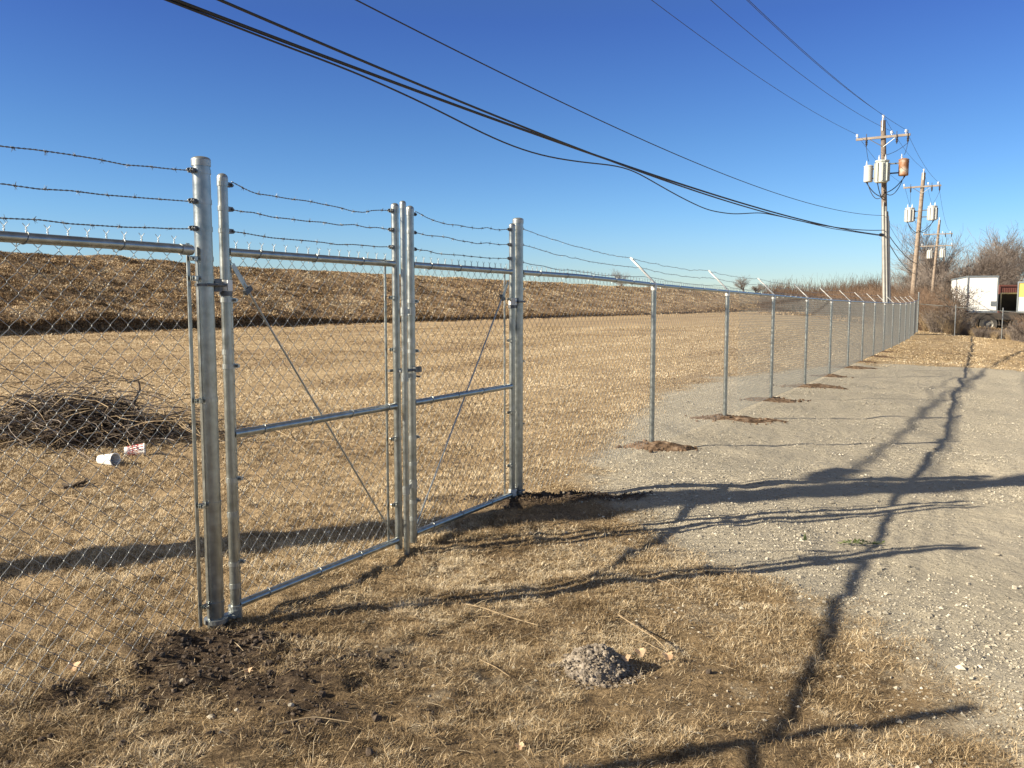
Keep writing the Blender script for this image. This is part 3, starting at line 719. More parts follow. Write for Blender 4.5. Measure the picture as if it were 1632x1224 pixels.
# ------------------------------------------------------------------ dirt mounds at the posts
ordn = ['first', 'second', 'third', 'fourth', 'fifth', 'sixth', 'seventh', 'eighth', 'ninth']
for i, Y in enumerate(Yposts[:9]):
    c = line_pt(Y); mb = MB(); nr, na = 14, 40
    a = np.arange(na)*2*math.pi/na; V_ = []; rad = [.40, .62, .50, .66, .42, .58, .45, .6, .4][i]; asp = [.6, .5, .75, .45, .8, .55, .7, .5, .6][i]; ox = [.1, .22, -.02, .15, .02, .2, .05, .1, 0][i]
    for k in range(nr+1):
        rr_ = k/nr*rad*(1+.9*(fbm(np.cos(a)*2.2+i*7, np.sin(a)*2.2, 80)-.5))
        vx = c[0]+ox+rr_*np.cos(a)*1.15; vy = c[1]+rr_*np.sin(a)*asp
        bump = (.075 if i == 0 else .045)*np.maximum(0, 1-(k/nr)**2)*(0.4+1.2*fbm(vx*6, vy*6, 81))+(fbm(vx*22, vy*22, 82)-.5)*.03*(1-(k/nr))-.02*smooth(k/nr, .75, 1)
        V_.append(np.stack([vx, vy, hgt(vx, vy)+bump], -1))
    ii = np.arange(nr)[:, None]*na; jj = np.arange(na)[None]; j2 = (jj+1) % na
    mb.add(np.vstack(V_), np.stack([ii+jj, ii+na+jj, ii+na+j2, ii+j2], -1).reshape(-1, 4))
    nk = 60 if i < 4 else 20; aa = rng.uniform(0, 6.28, nk); rr_ = rad*np.sqrt(rng.random(nk))*1.15
    vx = c[0]+.08+rr_*np.cos(aa)*1.15; vy = c[1]+rr_*np.sin(aa)*.62
    s = np.clip(rng.lognormal(-4.2, .5, nk), .006, .05); m2 = MB(); rocks(m2, vx, vy, hgt(vx, vy)+.02*(rr_ < rad*.8)+s*.3, s, rng.random(nk), flat=.8)
    mb.add(np.vstack(m2.v), None, np.vstack(m2.t))
    o = mb.build('dirt_mound', M['soil'] if i == 99 else M['red_soil'], sm=False)
    tag(o, 'reddish dug dirt mound at the foot of the %s line post beyond the gate' % ordn[i], 'dirt mound', 'dirt mounds at the line post feet')
# ------------------------------------------------------------------ utility poles
def sagline(a, b, sag, n=60):
    t = np.linspace(0, 1, n); a = np.asarray(a, float); b = np.asarray(b, float)
    p = a[None]*(1-t[:, None])+b[None]*t[:, None]; p[:, 2] -= sag*4*t*(1-t); return p
LD = np.array([.545, .838, 0]); LD /= np.linalg.norm(LD); AD = np.array([LD[1], -LD[0], 0])   # line and crossarm directions
Z3 = np.array([0, 0, 1.])
def can(parent, c, r, h, m, face=None, boxy=False):
    """pole-top transformer: tank, lid, bushings, cooling fins"""
    mb = MB()
    if not boxy:
        mb.lathe(c, [(.001, -h/2), (r*.9, -h/2), (r, -h/2+.03), (r, h/2-.05), (r*1.06, h/2-.05), (r*1.06, h/2), (r*.6, h/2+.05), (.001, h/2+.06)], 20)
    else:
        mb.lathe(c, [(.001, -h/2), (r*.85, -h/2), (r*.9, -h/2+.04), (r*.9, h/2-.08), (r, h/2-.08), (r, h/2), (.001, h/2+.05)], 12)
        for k in range(9):
            a = k*2*math.pi/9+.2; d = np.array([math.cos(a), math.sin(a), 0]); mb.box(c+d*r*.98-Z3*.04, (r*.26, .05, h*.82), np.stack([d, np.cross(Z3, d), Z3]))
    o = mb.build('transformer', M[m], parent, sm=False)
    for s in (-1, 1):
        mb = MB(); b0 = c+AD*s*r*.45+Z3*(h/2+.03)
        mb.lathe(b0, [(.05, 0), (.03, .04), (.055, .07), (.03, .10), (.05, .13), (.02, .17), (.015, .26), (.001, .27)], 8)
        mb.build('bushing', M['porcelain'], o)
        if not boxy: break
    return o
def pole(label, base, top, r0, r1, armz, armw, cans=(), conduits=0, mt='pole_wood', arm2=None, detail=True, seed=0, drops=()):
    th = thing('utility_pole', label, 'utility pole', tuple(base), 'wooden utility poles')
    base = np.asarray(base, float); top = np.asarray(top, float); H = top[2]-base[2]
    at = lambda z: base+(top-base)*((z-base[2])/H)
    mb = MB(); t = np.linspace(-.04, 1, 14); mb.tube(base+(top-base)*t[:, None], r0+(r1-r0)*np.clip(t, 0, 1), 16)
    smooth_build(mb, 'pole_shaft', M[mt], th)
    attach = {}
    arms = [(armz, armw)]+([arm2] if arm2 else [])
    for k, (za, wa) in enumerate(arms):
        c = at(za)-LD*(r1+.06); mb = MB(); mb.box(c, (wa, .11, .12), np.stack([AD, np.cross(Z3, AD), Z3])); arm = mb.build('crossarm', M['arm_wood'], th)
        mb = MB()
        for s in (-1, 1): mb.tube([c+AD*s*wa*.24-Z3*.06, at(za-.5)-LD*r1], .02, 5)
        mb.build('arm_brace', M['galv_dull'], arm)
        pos = [-.48, .16, .42] if k == 0 else [-.45, .45]
        for s in pos:
            b0 = c+AD*s*wa+Z3*.06; mb = MB(); mb.lathe(b0, [(.02, 0), (.02, .08), (.07, .09), (.075, .12), (.04, .15), (.065, .17), (.06, .21), (.001, .24)], 10)
            mb.build('insulator', M['porcelain'], arm); attach['%d%+.2f' % (k, s)] = b0+Z3*.2
        for s in [-.30, .26, .46]:
            b0 = c+AD*s*wa-Z3*.06; mb = MB(); mb.lathe(b0, [(.03, 0), (.07, -.05), (.04, -.09), (.075, -.14), (.04, -.18), (.07, -.23), (.04, -.28), (.02, -.36)], 8)
            mb.tube([b0+LD*-.08+Z3*.3, b0+LD*-.08-Z3*.1], .02, 5); mb.build('fuse_cutout', M['insul_dark'] if k == 0 and detail else M['galv_dull'], arm)
            attach['c%+.2f' % s] = b0-Z3*.36
    mb = MB(); b0 = top; mb.lathe(b0-Z3*.1, [(.03, 0), (.03, .25), (.07, .27), (.05, .3), (.07, .33), (.06, .38), (.001, .4)], 10); mb.tube([top-LD*(r1+.01)-Z3*.55, top-LD*(r1+.01)+Z3*.1], .03, 6); mb.build('top_insulator', M['porcelain'], th)
    attach['top'] = top+Z3*.28
    for (s, z, r, h, m, boxy) in cans:
        c = at(z)+AD*s-LD*(.0 if abs(s) > .3 else r+r0+.05); can(th, c, r, h, m, boxy=boxy)
        mb = MB(); pc = at(z)
        if abs(s) > .3:
            for dz in (-.25, .25): mb.box((c+pc)/2+Z3*dz, (abs(s), .06, .07), np.stack([AD, np.cross(Z3, AD), Z3]))
        else:
            for dz in (-.3, .3): mb.box(pc-LD*(r0+.06)+Z3*dz, (.1, .2, .07))
        mb.build('mount_bracket', M['dark_iron'], th)
        # lead up to the cutout and loops down to the secondary
        mb = MB()
        k = 'c-0.30' if s < 0 else 'c+0.46'
        if k in attach: mb.tube(sagline(attach[k], c+Z3*(h/2+.25), .12, 14), .012, 4)
        mb.tube(sagline(c+AD*(math.copysign(r, s) if s else .2)+Z3*h*.35, at(z-h*.5-.7)-LD*.15, .55+.3*abs(s), 20), .02, 5)
        mb.tube(sagline(c+AD*(math.copysign(r, s)*.4 if s else -.2)-Z3*h*.5, at(z-h*.5-.85)-LD*.15, .2, 16), .025, 5)
        mb.build('drip_loop', M['black_cable'], th)
    for k in range(conduits):
        a = -2.2+k*.62; d = np.array([math.cos(a), math.sin(a), 0])*(r0+.055)
        mb = MB(); zt = base[2]+6.9-k*.25; pts = [base-Z3*.2+d, at(zt)+d*.92]; mb.tube(pts, .055 if k else .075, 10)
        mb.tube([pts[-1], pts[-1]+Z3*.25-d*.1], .035, 8); mb.build('conduit', M['conduit'], th)
    return th, at, attach
Pz = -.1
b1 = np.array([20.42, 47.0, Pz]); b0_ = np.array([-7.8, 3.30, 0.0])
A1, at1, aw1 = pole('nearest utility pole, with grey riser pipes and one rusty transformer among three', b1, b1+np.array([-.60, 0, 11.45]), .17, .125, 10.45, 2.7,
    cans=[(-.78, 8.6, .23, .85, 'can_white', False), (0, 8.6, .36, 1.15, 'can_grey', True), (.98, 8.8, .25, .85, 'can_rust', False)], conduits=4, mt='pole_wood_dark')
A0, at0, aw0 = pole('utility pole past the left edge of view, casting the broad shadow across the drive', b0_, b0_+np.array([0, 1.0, 12.]), .21, .15, 10.6, 2.4, conduits=2, mt='pole_wood_dark')
b2 = np.array([(1449-816)/FPX*66, 66, 0.05])
A2, at2, aw2 = pole('second utility pole, leaning right, with two pale transformers', b2, b2+np.array([.55, 0, 11.4]), .19, .135, 10.4, 2.6,
    cans=[(-.72, 8.35, .34, 1.05, 'can_white', True), (.85, 8.4, .34, 1.05, 'can_white', True)])
b3 = np.array([(1480-816)/FPX*105, 105, 0.1])
A3, at3, aw3 = pole('third utility pole with two crossarms, rising from the brush behind the leaning pole', b3, b3+np.array([.65, 0, 11.6]), .19, .14, 10.0, 3.2,
    cans=[(-.7, 7.6, .32, 1.0, 'can_white', True), (.7, 7.7, .32, 1.0, 'can_white', True)], arm2=(8.6, 3.6))
b4 = np.array([(1496-816)/FPX*150, 150, 0.1])
A4, at4, aw4 = pole('farthest utility pole, a thin one with a single white transformer', b4, b4+np.array([.2, 0, 11.0]), .17, .12, 6.2, 3.4, cans=[(-.45, 8.0, .4, 1.1, 'can_white', False)])
# cables and wires between pole 0 and pole 1: sag solved so that the span passes the measured sight line
def fit_sag(a, b, px, py):
    d = ray(px, py); k_ = d[0]/d[1]; t = (k_*a[1]-a[0])/((b[0]-a[0])-k_*(b[1]-a[1]))
    Y = a[1]+(b[1]-a[1])*t; z = CAM_H+d[2]/d[1]*Y; zl = a[2]+(b[2]-a[2])*t
    return (zl-z)/(4*t*(1-t))
def cable(name, pts, r, label, cat, group, n=8):
    mb = MB(); mb.tube(pts, r, n); return tag(smooth_build(mb, name, M['black_cable'], None), label, cat, group)
gcab = 'thick communication cables along the poles'; gwire = 'thin power wires along the pole tops'
e_up = at1(5.55)-LD*.25; s_up = at0(5.6)+AD*.25+LD*.1
e_lo = at1(5.28)-LD*.3; s_lo = at0(5.3)-AD*.05
def through(a, b, px, py, n=90): return sagline(a, b, fit_sag(a, b, px, py), n)
p_up = through(s_up, e_up, 700, 148); cable('overhead_cable', p_up, .019, 'uppermost thick black cable of the bundle crossing the sky', 'cable', gcab)
p_lo = through(s_lo, e_lo, 700, 158); cable('overhead_cable', p_lo, .024, 'thick black cable hanging just under the top one of the bundle', 'cable', gcab)
# slack service cable, dips away from the bundle in two loops
def path_at(px, P):                              # cable point crossing an image column
    for i in range(len(P)-1):
        u0 = P[i][0]/P[i][1] if P[i][1] > .1 else -9; u1 = P[i+1][0]/P[i+1][1] if P[i+1][1] > .1 else -9
        k_ = (px-816)/FPX/1.02
        if u0 <= k_ <= u1: f = (k_-u0)/(u1-u0+1e-9); return P[i]*(1-f)+P[i+1]*f
    return P[-1]
slk = [s_lo-Z3*.05]
for px, dp in [(330, 5), (450, 7), (560, 6), (640, 12), (700, 18), (760, 28), (820, 33), (870, 30), (930, 18), (985, 4), (1010, 3), (1050, 13), (1090, 22), (1130, 28), (1170, 22), (1215, 6), (1260, 3), (1330, 3)]:
    c = path_at(px, p_lo); slk.append(c-Z3*dp/FPX*c[1]*.97)
slk.append(e_lo-Z3*.06); slk = np.array(slk)
cs = np.concatenate([[0], np.cumsum(np.linalg.norm(np.diff(slk, axis=0), axis=1))]); ss = np.linspace(0, cs[-1], 160)
sm_ = np.stack([np.interp(ss, cs, slk[:, i]) for i in range(3)], -1)
for _ in range(6): sm_[1:-1] = (sm_[:-2]+2*sm_[1:-1]+sm_[2:])/4
cable('overhead_cable', sm_, .014, 'slack black cable sagging in two loops below the bundle', 'cable', gcab)
s3 = at0(6.5)+AD*.2; e3 = at1(6.33)-LD*.2
cable('overhead_cable', through(s3, e3, 985, 205), .011, 'single thin black cable hanging alone above the thick bundle', 'cable', gcab)
mb = MB(); sp = e_lo+(p_lo[-4]-e_lo)*.3; dd = (p_lo[-4]-e_lo); dd /= np.linalg.norm(dd); mb.tube([e_lo+dd*.15, e_lo+dd*.25, e_lo+dd*.9, e_lo+dd*1.05], [.03, .085, .085, .03], 12)
tag(smooth_build(mb, 'splice_case', M['black_cable'], None), 'black splice case on the cable end beside the nearest pole', 'splice case')
mb = MB(); dd = (p_lo[4]-p_lo[0]); dd /= np.linalg.norm(dd); c = p_lo[0]+dd*.45-Z3*.05; mb.tube([c, c+dd*.1, c+dd*.9, c+dd*1.0], [.03, .11, .11, .03], 12)
tag(smooth_build(mb, 'splice_case', M['black_cable'], None), 'black splice case hanging past the left edge of view', 'splice case')
def wire(a, b, px, py, label): return cable('power_wire', through(a, b, px, py), .0085, label, 'power wire', gwire, 5)
wire(aw0['0-0.48'], aw1['0-0.48'], 1150, 82, 'power wire running to the left end of the nearest crossarm')
wire(aw0['0+0.16'], aw1['0+0.16'], 1250, 98, 'power wire running to the middle of the nearest crossarm')
wire(aw0['0+0.42'], aw1['0+0.42'], 1285, 85, 'power wire running to the right end of the nearest crossarm')
wire(aw0['top'], aw1['top'], 1290, 92, 'power wire running to the tip of the nearest pole')
for a, b, l in (('0-0.48', '0-0.48', 'left'), ('0+0.42', '0+0.42', 'right'), ('top', 'top', 'topmost')):
    cable('power_wire', sagline(aw1[a], aw2[b], .35), .0085, '%s power wire between the nearest pole and the leaning pole' % l, 'power wire', gwire, 5)
    cable('power_wire', sagline(aw2[a], aw3[b], .9), .0095, '%s power wire between the leaning pole and the third pole' % l, 'power wire', gwire, 5)
cable('overhead_cable', sagline(at1(5.6)+LD*.2, at2(4.7), .25), .022, 'upper thick black cable dropping from the nearest pole to the leaning pole', 'cable', gcab)
cable('overhead_cable', sagline(at1(5.25)+LD*.2, at2(3.9), .35), .022, 'lower thick black cable dropping from the nearest pole to the leaning pole', 'cable', gcab)
cable('overhead_cable', sagline(at1(6.3)+LD*.2, at2(5.2), .4), .010, 'thin cable dropping from the nearest pole to the leaning pole', 'cable', gcab)
# ------------------------------------------------------------------ bare trees and shrubs
def grow(seed, H, trunk_r, levels, spread, kids, droop=0.0, up0=1.0, min_r=.008, first=.25, multi=1):
    rr = random.Random(seed); tr = MB(); cr = MB()
    def br(p, d, L, r, lv):
        n = 4; pts = [p]; dd = d.copy()
        for i in range(n):
            dd = dd+np.array([rr.gauss(0, .13), rr.gauss(0, .13), rr.gauss(.03 if lv else .0, .07)-droop*lv]); dd /= np.linalg.norm(dd)
            pts.append(pts[-1]+dd*L/n)
        r1 = max(min_r*.6, r*(.55 if lv else .5)); rad = np.linspace(r, r1, n+1)
        (tr if lv == 0 else cr).tube(pts, rad, 8 if lv == 0 else (5 if lv == 1 else 3), cap=False)
        if lv >= levels: return
        k = kids[min(lv, len(kids)-1)]
        for j in range(k):
            f = rr.uniform(first if lv == 0 else .2, 1.0) if j else 1.0
            i = min(n-1, int(f*n)); q_ = f*n-i; bp = pts[i]*(1-q_)+pts[i+1]*q_
            ax = np.array([rr.gauss(0, 1), rr.gauss(0, 1), rr.gauss(0, .4)]); ax -= ax@dd*dd; ax /= np.linalg.norm(ax)+1e-9
            sp = spread*rr.uniform(.6, 1.3)*(.5 if j == 0 else 1); nd = dd*math.cos(sp)+ax*math.sin(sp); nd[2] += .12; nd /= np.linalg.norm(nd)
            br(bp, nd, L*rr.uniform(.5, .78)*(1.05-.35*f*(lv == 0)), max(min_r, (rad[0]*(1-f)+rad[-1]*f)*rr.uniform(.45, .7)), lv+1)
    for m_ in range(multi):
        a = rr.uniform(0, 6.28); d0 = np.array([math.cos(a)*.25*(multi > 1)+rr.gauss(0, .04), math.sin(a)*.25*(multi > 1)+rr.gauss(0, .04), up0]); d0 /= np.linalg.norm(d0)
        br(np.array([rr.gauss(0, .12)*(multi > 1), rr.gauss(0, .12)*(multi > 1), -.1]), d0, H*.42*(1 if multi == 1 else rr.uniform(.7, 1)), trunk_r, 0)
    return tr, cr
def tree_proto(seed, H, label, **k):
    tr, cr = grow(seed, H, **k); e = thing('bare_tree', label, 'tree')
    tr.build('trunk', M['bark'], e); cr.build('crown', M['twig'], e); return e
tp = [tree_proto(5, 10, 'x', trunk_r=.24, levels=5, spread=.55, kids=[8, 5, 4, 4, 2], min_r=.011),
      tree_proto(8, 9, 'x', trunk_r=.24, levels=5, spread=.65, kids=[8, 5, 5, 4, 2], min_r=.011),
      tree_proto(17, 8, 'x', trunk_r=.17, levels=5, spread=.55, kids=[7, 5, 4, 4, 2], min_r=.011, multi=2)]
first_use = [True]*3
def place_tree(i, px, Y, sc, rot, label, grp='bare trees along the horizon'):
    if first_use[i]: o = tp[i]; first_use[i] = False
    else: o = copy_tree(tp[i])
    X = (px-816)/FPX*Y; o.location = (X, Y, hz(X, Y)-.1); o.scale = (sc*1.15, sc*1.15, sc); o.rotation_euler = (0, 0, rot); o['label'] = label; o['group'] = grp
place_tree(0, 1560, 118, 1.35, 0, 'tall bare tree rising straight above the white box trailer')
place_tree(1, 1604, 122, 1.3, 1, 'broad bare tree above the dark gap between the trailers')
place_tree(2, 1640, 112, 1.3, 2, 'bare tree at the right edge, above the yellow topped trailer')
place_tree(1, 1523, 110, 1.3, 4, 'bare tree just left of the white trailer roof, behind the poles')
place_tree(0, 1496, 125, 1.5, 2.2, 'bare tree directly behind the third utility pole')
place_tree(2, 1583, 150, 1.8, .7, 'more distant bare tree between the two tallest crowns')
place_tree(1, 1543, 165, 1.6, 5.5, 'distant bare tree left of the tall one above the white trailer')
place_tree(2, 1462, 120, 1.15, 3.3, 'low bare tree behind the foot of the leaning pole')
place_tree(1, 1432, 135, 1.05, 5, 'low bare tree between the nearest pole and the leaning pole')
place_tree(0, 1622, 160, 1.8, 3, 'distant bare tree near the right edge, behind the others')
place_tree(1, 1478, 140, 1.45, 2.9, 'bare tree between the leaning pole and the third pole')
place_tree(2, 1540, 130, 1.4, 1.9, 'bare tree left of the tall one, over the left half of the white trailer')
place_tree(0, 1448, 150, 1.5, .4, 'bare tree just left of the foot of the leaning pole')
place_tree(2, 1510, 140, 1.6, 5.2, 'bare tree between the third pole and the white trailer')
place_tree(0, 1615, 140, 1.5, 4.4, 'bare tree above the yellow trailer, set back from the edge one')
place_tree(2, 1385, 230, 1.0, 1, 'bare tree on the horizon just left of the nearest pole')
place_tree(0, 988, 330, 1.15, 2, 'lone bare tree far off on the levee crest')
place_tree(0, 1186, 330, .85, 4, 'left one of two small bare trees seen over the third and second line posts')
place_tree(2, 1203, 335, .95, 3, 'right one of two small bare trees seen over the third line post')
for o_ in COL.objects:
    if o_.type == 'EMPTY' and 'two small bare trees' in str(o_.get('label', '')): o_.scale = (1.5, 1.5, .85)
place_tree(0, 1352, 250, .9, 5, 'bare tree on the horizon above the middle of the fence run')
place_tree(1, 1410, 240, 1.1, 6, 'bare tree showing right behind the nearest utility pole')
# far treeline mass
ft = MB()
def twigs(mb, x, y, z, h, n, spread, r, rr=rng, lean=.25):
    for k in range(n):
        a = rr.uniform(0, 6.28); s = spread*math.sqrt(rr.random()); bx = x+s*math.cos(a); by = y+s*math.sin(a); hh = h*rr.uniform(.5, 1.0)*(1-.35*(s/spread)**2)
        l = rr.normal(0, lean, 2)*hh; c = rr.normal(0, .06, 2)*hh
        mb.tube([(bx, by, z-.1), (bx+l[0]*.4+c[0], by+l[1]*.4+c[1], z+hh*.55), (bx+l[0], by+l[1], z+hh)], [r, r*.7, r*.35], 3, cap=False)
n = 0
for i in range(520):
    px = random.uniform(1215, 1660); Y = random.uniform(150, 290); X = (px-816)/FPX*Y
    hh = np.interp(px, [1215, 1260, 1330, 1420, 1500, 1660], [3.0, 7.0, 9.0, 10.0, 10.5, 10.5])*random.uniform(.6, 1.1)*(Y/220)
    twigs(ft, X, Y, hz(X, Y), hh, 34, 3.0, .05, lean=.2)
o = ft.build('woodland', M['twig_red']); tag(o, 'brown leafless woodland along the horizon on the right', 'woodland', kind='stuff')
# shrub prototypes
def shrub_proto(seed, h, n, spread, mt, r=.012):
    m1 = MB(); g_ = np.random.default_rng(seed)
    for k in range(n):
        a = g_.uniform(0, 6.28); s = spread*math.sqrt(g_.random())*.45; b_ = np.array([s*math.cos(a), s*math.sin(a), -.05])
        d = np.array([math.cos(a)*g_.uniform(.1, .55), math.sin(a)*g_.uniform(.1, .55), 1]); L = h*g_.uniform(.5, 1.05)
        pts = [b_]; 
        for j in range(4):
            d = d+np.append(g_.normal(0, .12, 2), 0); pts.append(pts[-1]+d/np.linalg.norm(d)*L/4)
        m1.tube(pts, np.linspace(r, r*.3, 5), 3, cap=False)
        for j in range(5):
            i = g_.integers(1, 4); p = pts[i]; dd = np.append(g_.normal(0, .6, 2), g_.uniform(.2, .9)); l = L*g_.uniform(.15, .35)
            m1.tube([p, p+dd*l*.5+g_.normal(0, .02, 3), p+dd*l], [r*.5, r*.4, r*.25], 3, cap=False)
    return m1.build('shrub', M[mt])
shp = [shrub_proto(1, 2.2, 170, 1.2, 'twig_red'), shrub_proto(2, 1.5, 190, 1.2, 'twig'), shrub_proto(3, 1.7, 110, .9, 'brush_straw', .008)]
used = [False]*3
def place_shrub(i, X, Y, sc, label, grp):
    if used[i]: o = shp[i].copy(); COL.objects.link(o)
    else: o = shp[i]; used[i] = True
    o.location = (X, Y, hz(X, Y)); o.scale = (sc*1.1, sc*1.1, sc); o.rotation_euler = (0, 0, random.uniform(0, 6))
    tag(o, label, 'shrub', grp)
g1 = 'leafless shrubs around the far fence corner'
k = 0
for px, Y, i, sc in [(1476, 51.5, 0, .95), (1484, 50.5, 2, .9), (1492, 52, 0, 1.05), (1500, 50, 1, 1.1), (1508, 51.5, 0, .9), (1517, 49, 2, .8), (1526, 50, 1, .85), (1537, 49, 1, .75), (1549, 48.5, 2, .6), (1560, 48, 1, .7), (1572, 47.8, 1, .62), (1584, 47.5, 2, .55), (1596, 47.5, 1, .72), (1608, 47, 2, .6), (1619, 47, 1, .9), (1630, 46.5, 1, .8), (1645, 46.5, 0, .8),
                     (1470, 56, 0, 1.3), (1482, 58, 1, 1.5), (1494, 60, 0, 1.4), (1506, 62, 1, 1.5), (1458, 62, 0, 1.3), (1446, 66, 1, 1.6), (1432, 70, 0, 1.4), (1420, 74, 1, 1.5), (1404, 78, 0, 1.5), (1388, 84, 1, 1.6), (1370, 90, 0, 1.6), (1352, 97, 0, 1.6), (1335, 105, 1, 1.7), (1316, 115, 0, 1.7), (1300, 125, 1, 1.8)]:
    X = (px-816)/FPX*Y
    front = Y < 55; place_shrub(i, X, Y, sc*(.55 if front and 1530 < px < 1625 else 1), 'x', g1); 
    o = COL.objects[-1] if False else None
# give each shrub its own place in words
shr = [o for o in COL.objects if o.name.startswith('shrub')]
shr.sort(key=lambda o: (o.location.y > 55, o.location.x/o.location.y))
nf = sum(o.location.y <= 55 for o in shr); nums = ['first', 'second', 'third', 'fourth', 'fifth', 'sixth', 'seventh', 'eighth', 'ninth', 'tenth', 'eleventh', 'twelfth', 'thirteenth', 'fourteenth', 'fifteenth', 'sixteenth', 'seventeenth', 'eighteenth']
for j, o in enumerate(shr):
    kind = 'straw coloured dead' if o.data.name.startswith('shrub.002') else ('grey brown bare' if o.data.name.startswith('shrub.001') else 'reddish bare')
    if j < nf: o['label'] = '%s shrub, %s from the fence corner along the yard edge' % (kind, nums[j])
    else: o['label'] = '%s shrub behind the fence run, %s from the left in the back row' % (kind, nums[j-nf])
# low thicket under the shrubs
th_ = MB()
for i in range(260):
    f = random.random(); px = 1466+f*185; Y = np.interp(px, [1466, 1650], [50.8, 47.4])+random.uniform(0, 4); X = (px-816)/FPX*Y
    twigs(th_, X, Y, hz(X, Y), random.uniform(.5, 1.25)*(.45 if 1530 < px < 1630 else 1), 26, .6, .009, lean=.35)
for i in range(420):
    px = random.uniform(1290, 1520); Ymin = np.interp(px, [1290, 1350, 1460, 1530], [110, 85, 58, 53]); Y = random.uniform(Ymin, Ymin*1.6); X = (px-816)/FPX*Y
    twigs(th_, X, Y, hz(X, Y), random.uniform(.7, 1.9), 26, 1.3, .016, lean=.3)
o = th_.build('thicket', M['twig_red']); tag(o, 'tangled reddish brown thicket beyond the fence corner and under the poles', 'thicket', kind='stuff')
# small bare tree in front of the white trailer
tr, cr = grow(23, 4.2, trunk_r=.07, levels=4, spread=.85, kids=[8, 5, 4, 3], min_r=.009)
e = thing('bare_tree', 'small crooked bare tree in front of the white box trailer', 'tree'); tr.build('trunk', M['bark'], e); cr.build('crown', M['bark'], e)
X = (1516-816)/FPX*50; e.location = (X, 50, hz(X, 50))
# ------------------------------------------------------------------ yard behind: trailers, container, wheels
def frame(ax_): ax_ = np.asarray(ax_, float); ax_ /= np.linalg.norm(ax_); return np.stack([ax_, np.array([-ax_[1], ax_[0], 0]), Z3])
def wheel(parent, c, axd, r=.52, w_=.28):
    mb = MB(); a = np.asarray(axd)
    mb.lathe(c-a*w_/2, [(r*.55, 0), (r*.95, 0), (r, w_*.12), (r, w_*.88), (r*.95, w_), (r*.55, w_)], 24, axis=a); o = smooth_build(mb, 'wheel', M['rubber'], parent)
    mb = MB(); mb.lathe(c-a*w_*.42, [(r*.57, 0), (r*.50, .02), (r*.45, .08), (r*.18, .08), (r*.16, .0), (.001, .0)], 20, axis=a)
    mb.lathe(c+a*w_*.42, [(r*.57, 0), (r*.50, -.02), (r*.45, -.08), (r*.18, -.08), (r*.16, .0), (.001, .0)], 20, axis=a); smooth_build(mb, 'rim', M['rim'], o)
def box_trailer(label, near_corner, side_dir, Ls, We, z0, z1, mt, group, yellow=False):
    sd = np.asarray(side_dir, float); sd /= np.linalg.norm(sd); ed = np.array([sd[1], -sd[0], 0])
    c0 = np.asarray(near_corner, float); t_ = thing('box_trailer', label, 'trailer', (c0[0], c0[1], 0), group)
    cc = c0+sd*Ls/2+ed*We/2; ax = np.stack([sd, ed, Z3])
    mb = MB()
    if yellow:
        mb.box(cc+Z3*(z0+(z1-z0)*.25), (Ls, We, (z1-z0)*.5), ax); body = mb.build('body', M['white_panel'], t_)
        mb = MB(); mb.box(cc+Z3*(z0+(z1-z0)*.75), (Ls, We, (z1-z0)*.5), ax); mb.build('upper_panel', M['yellow_panel'], t_)
    else:
        mb.box(cc+Z3*((z0+z1)/2), (Ls, We, z1-z0), ax)
        for k_ in range(int(Ls/.6)): mb.box(c0+sd*(.3+k_*.6)+Z3*((z0+z1)/2)-ed*.01, (.05, .03, z1-z0-.1), ax)
        body = mb.build('body', M['white_panel'], t_)
    mb = MB()
    for e_ in (0, 1):
        for s in (0, 1): mb.box(c0+sd*Ls*e_+ed*We*s+Z3*((z0+z1)/2), (.09, .09, z1-z0+.05), ax)
    for z in (z0, z1):
        for s in (0, 1): mb.box(c0+sd*Ls/2+ed*We*s+Z3*z, (Ls+.06, .1, .12), ax)
        for e_ in (0, 1): mb.box(c0+sd*Ls*e_+ed*We/2+Z3*z, (.1, We-.1, .12), ax)
    mb.build('corner_frame', M['galv_dull'], t_)
    mb = MB(); g_ = z0-.95
    for s in (.25, .75): mb.box(c0+sd*Ls/2+ed*We*s+Z3*(z0-.18), (Ls*.95, .12, .22), ax)
    mb.build('chassis', M['steel_dark'], t_)
    for f in (.8, .95):
        for s in (.08, .92): wheel(t_, c0+sd*Ls*f*.95+ed*We*s+Z3*(z0-.52), ed)
    for s in (.2, .8):
        mb = MB(); mb.box(c0+sd*Ls*.22+ed*We*s+Z3*(z0-.5), (.1, .1, .9), ax); mb.box(c0+sd*Ls*.22+ed*We*s+Z3*(z0-.97), (.3, .3, .05), ax); mb.build('landing_leg', M['steel_dark'], t_)
    return t_, body, ax, c0, sd, ed
t1, body, ax, c0, sd, ed = box_trailer('white box trailer parked beyond the brush, its plain end facing the drive', ((1538-816)/FPX*62, 62, 0), (2.9, 8, 0), 8.5, 1.9, 1.05, 3.55, 'white_panel', 'trailers parked in the yard')
mb = MB(); mb.box(c0+ed*1.68+Z3*1.62-sd*.02, (.02, .35, .35), ax); mb.build('end_plate', M['galv_dull'], t1)
box_trailer('trailer at the right edge with yellow upper half and white lower half', ((1618-816)/FPX*60, 60, 0), (5.2, 8, 0), 10, 2.5, 1.05, 3.1, 'white_panel', 'trailers parked in the yard', yellow=True)
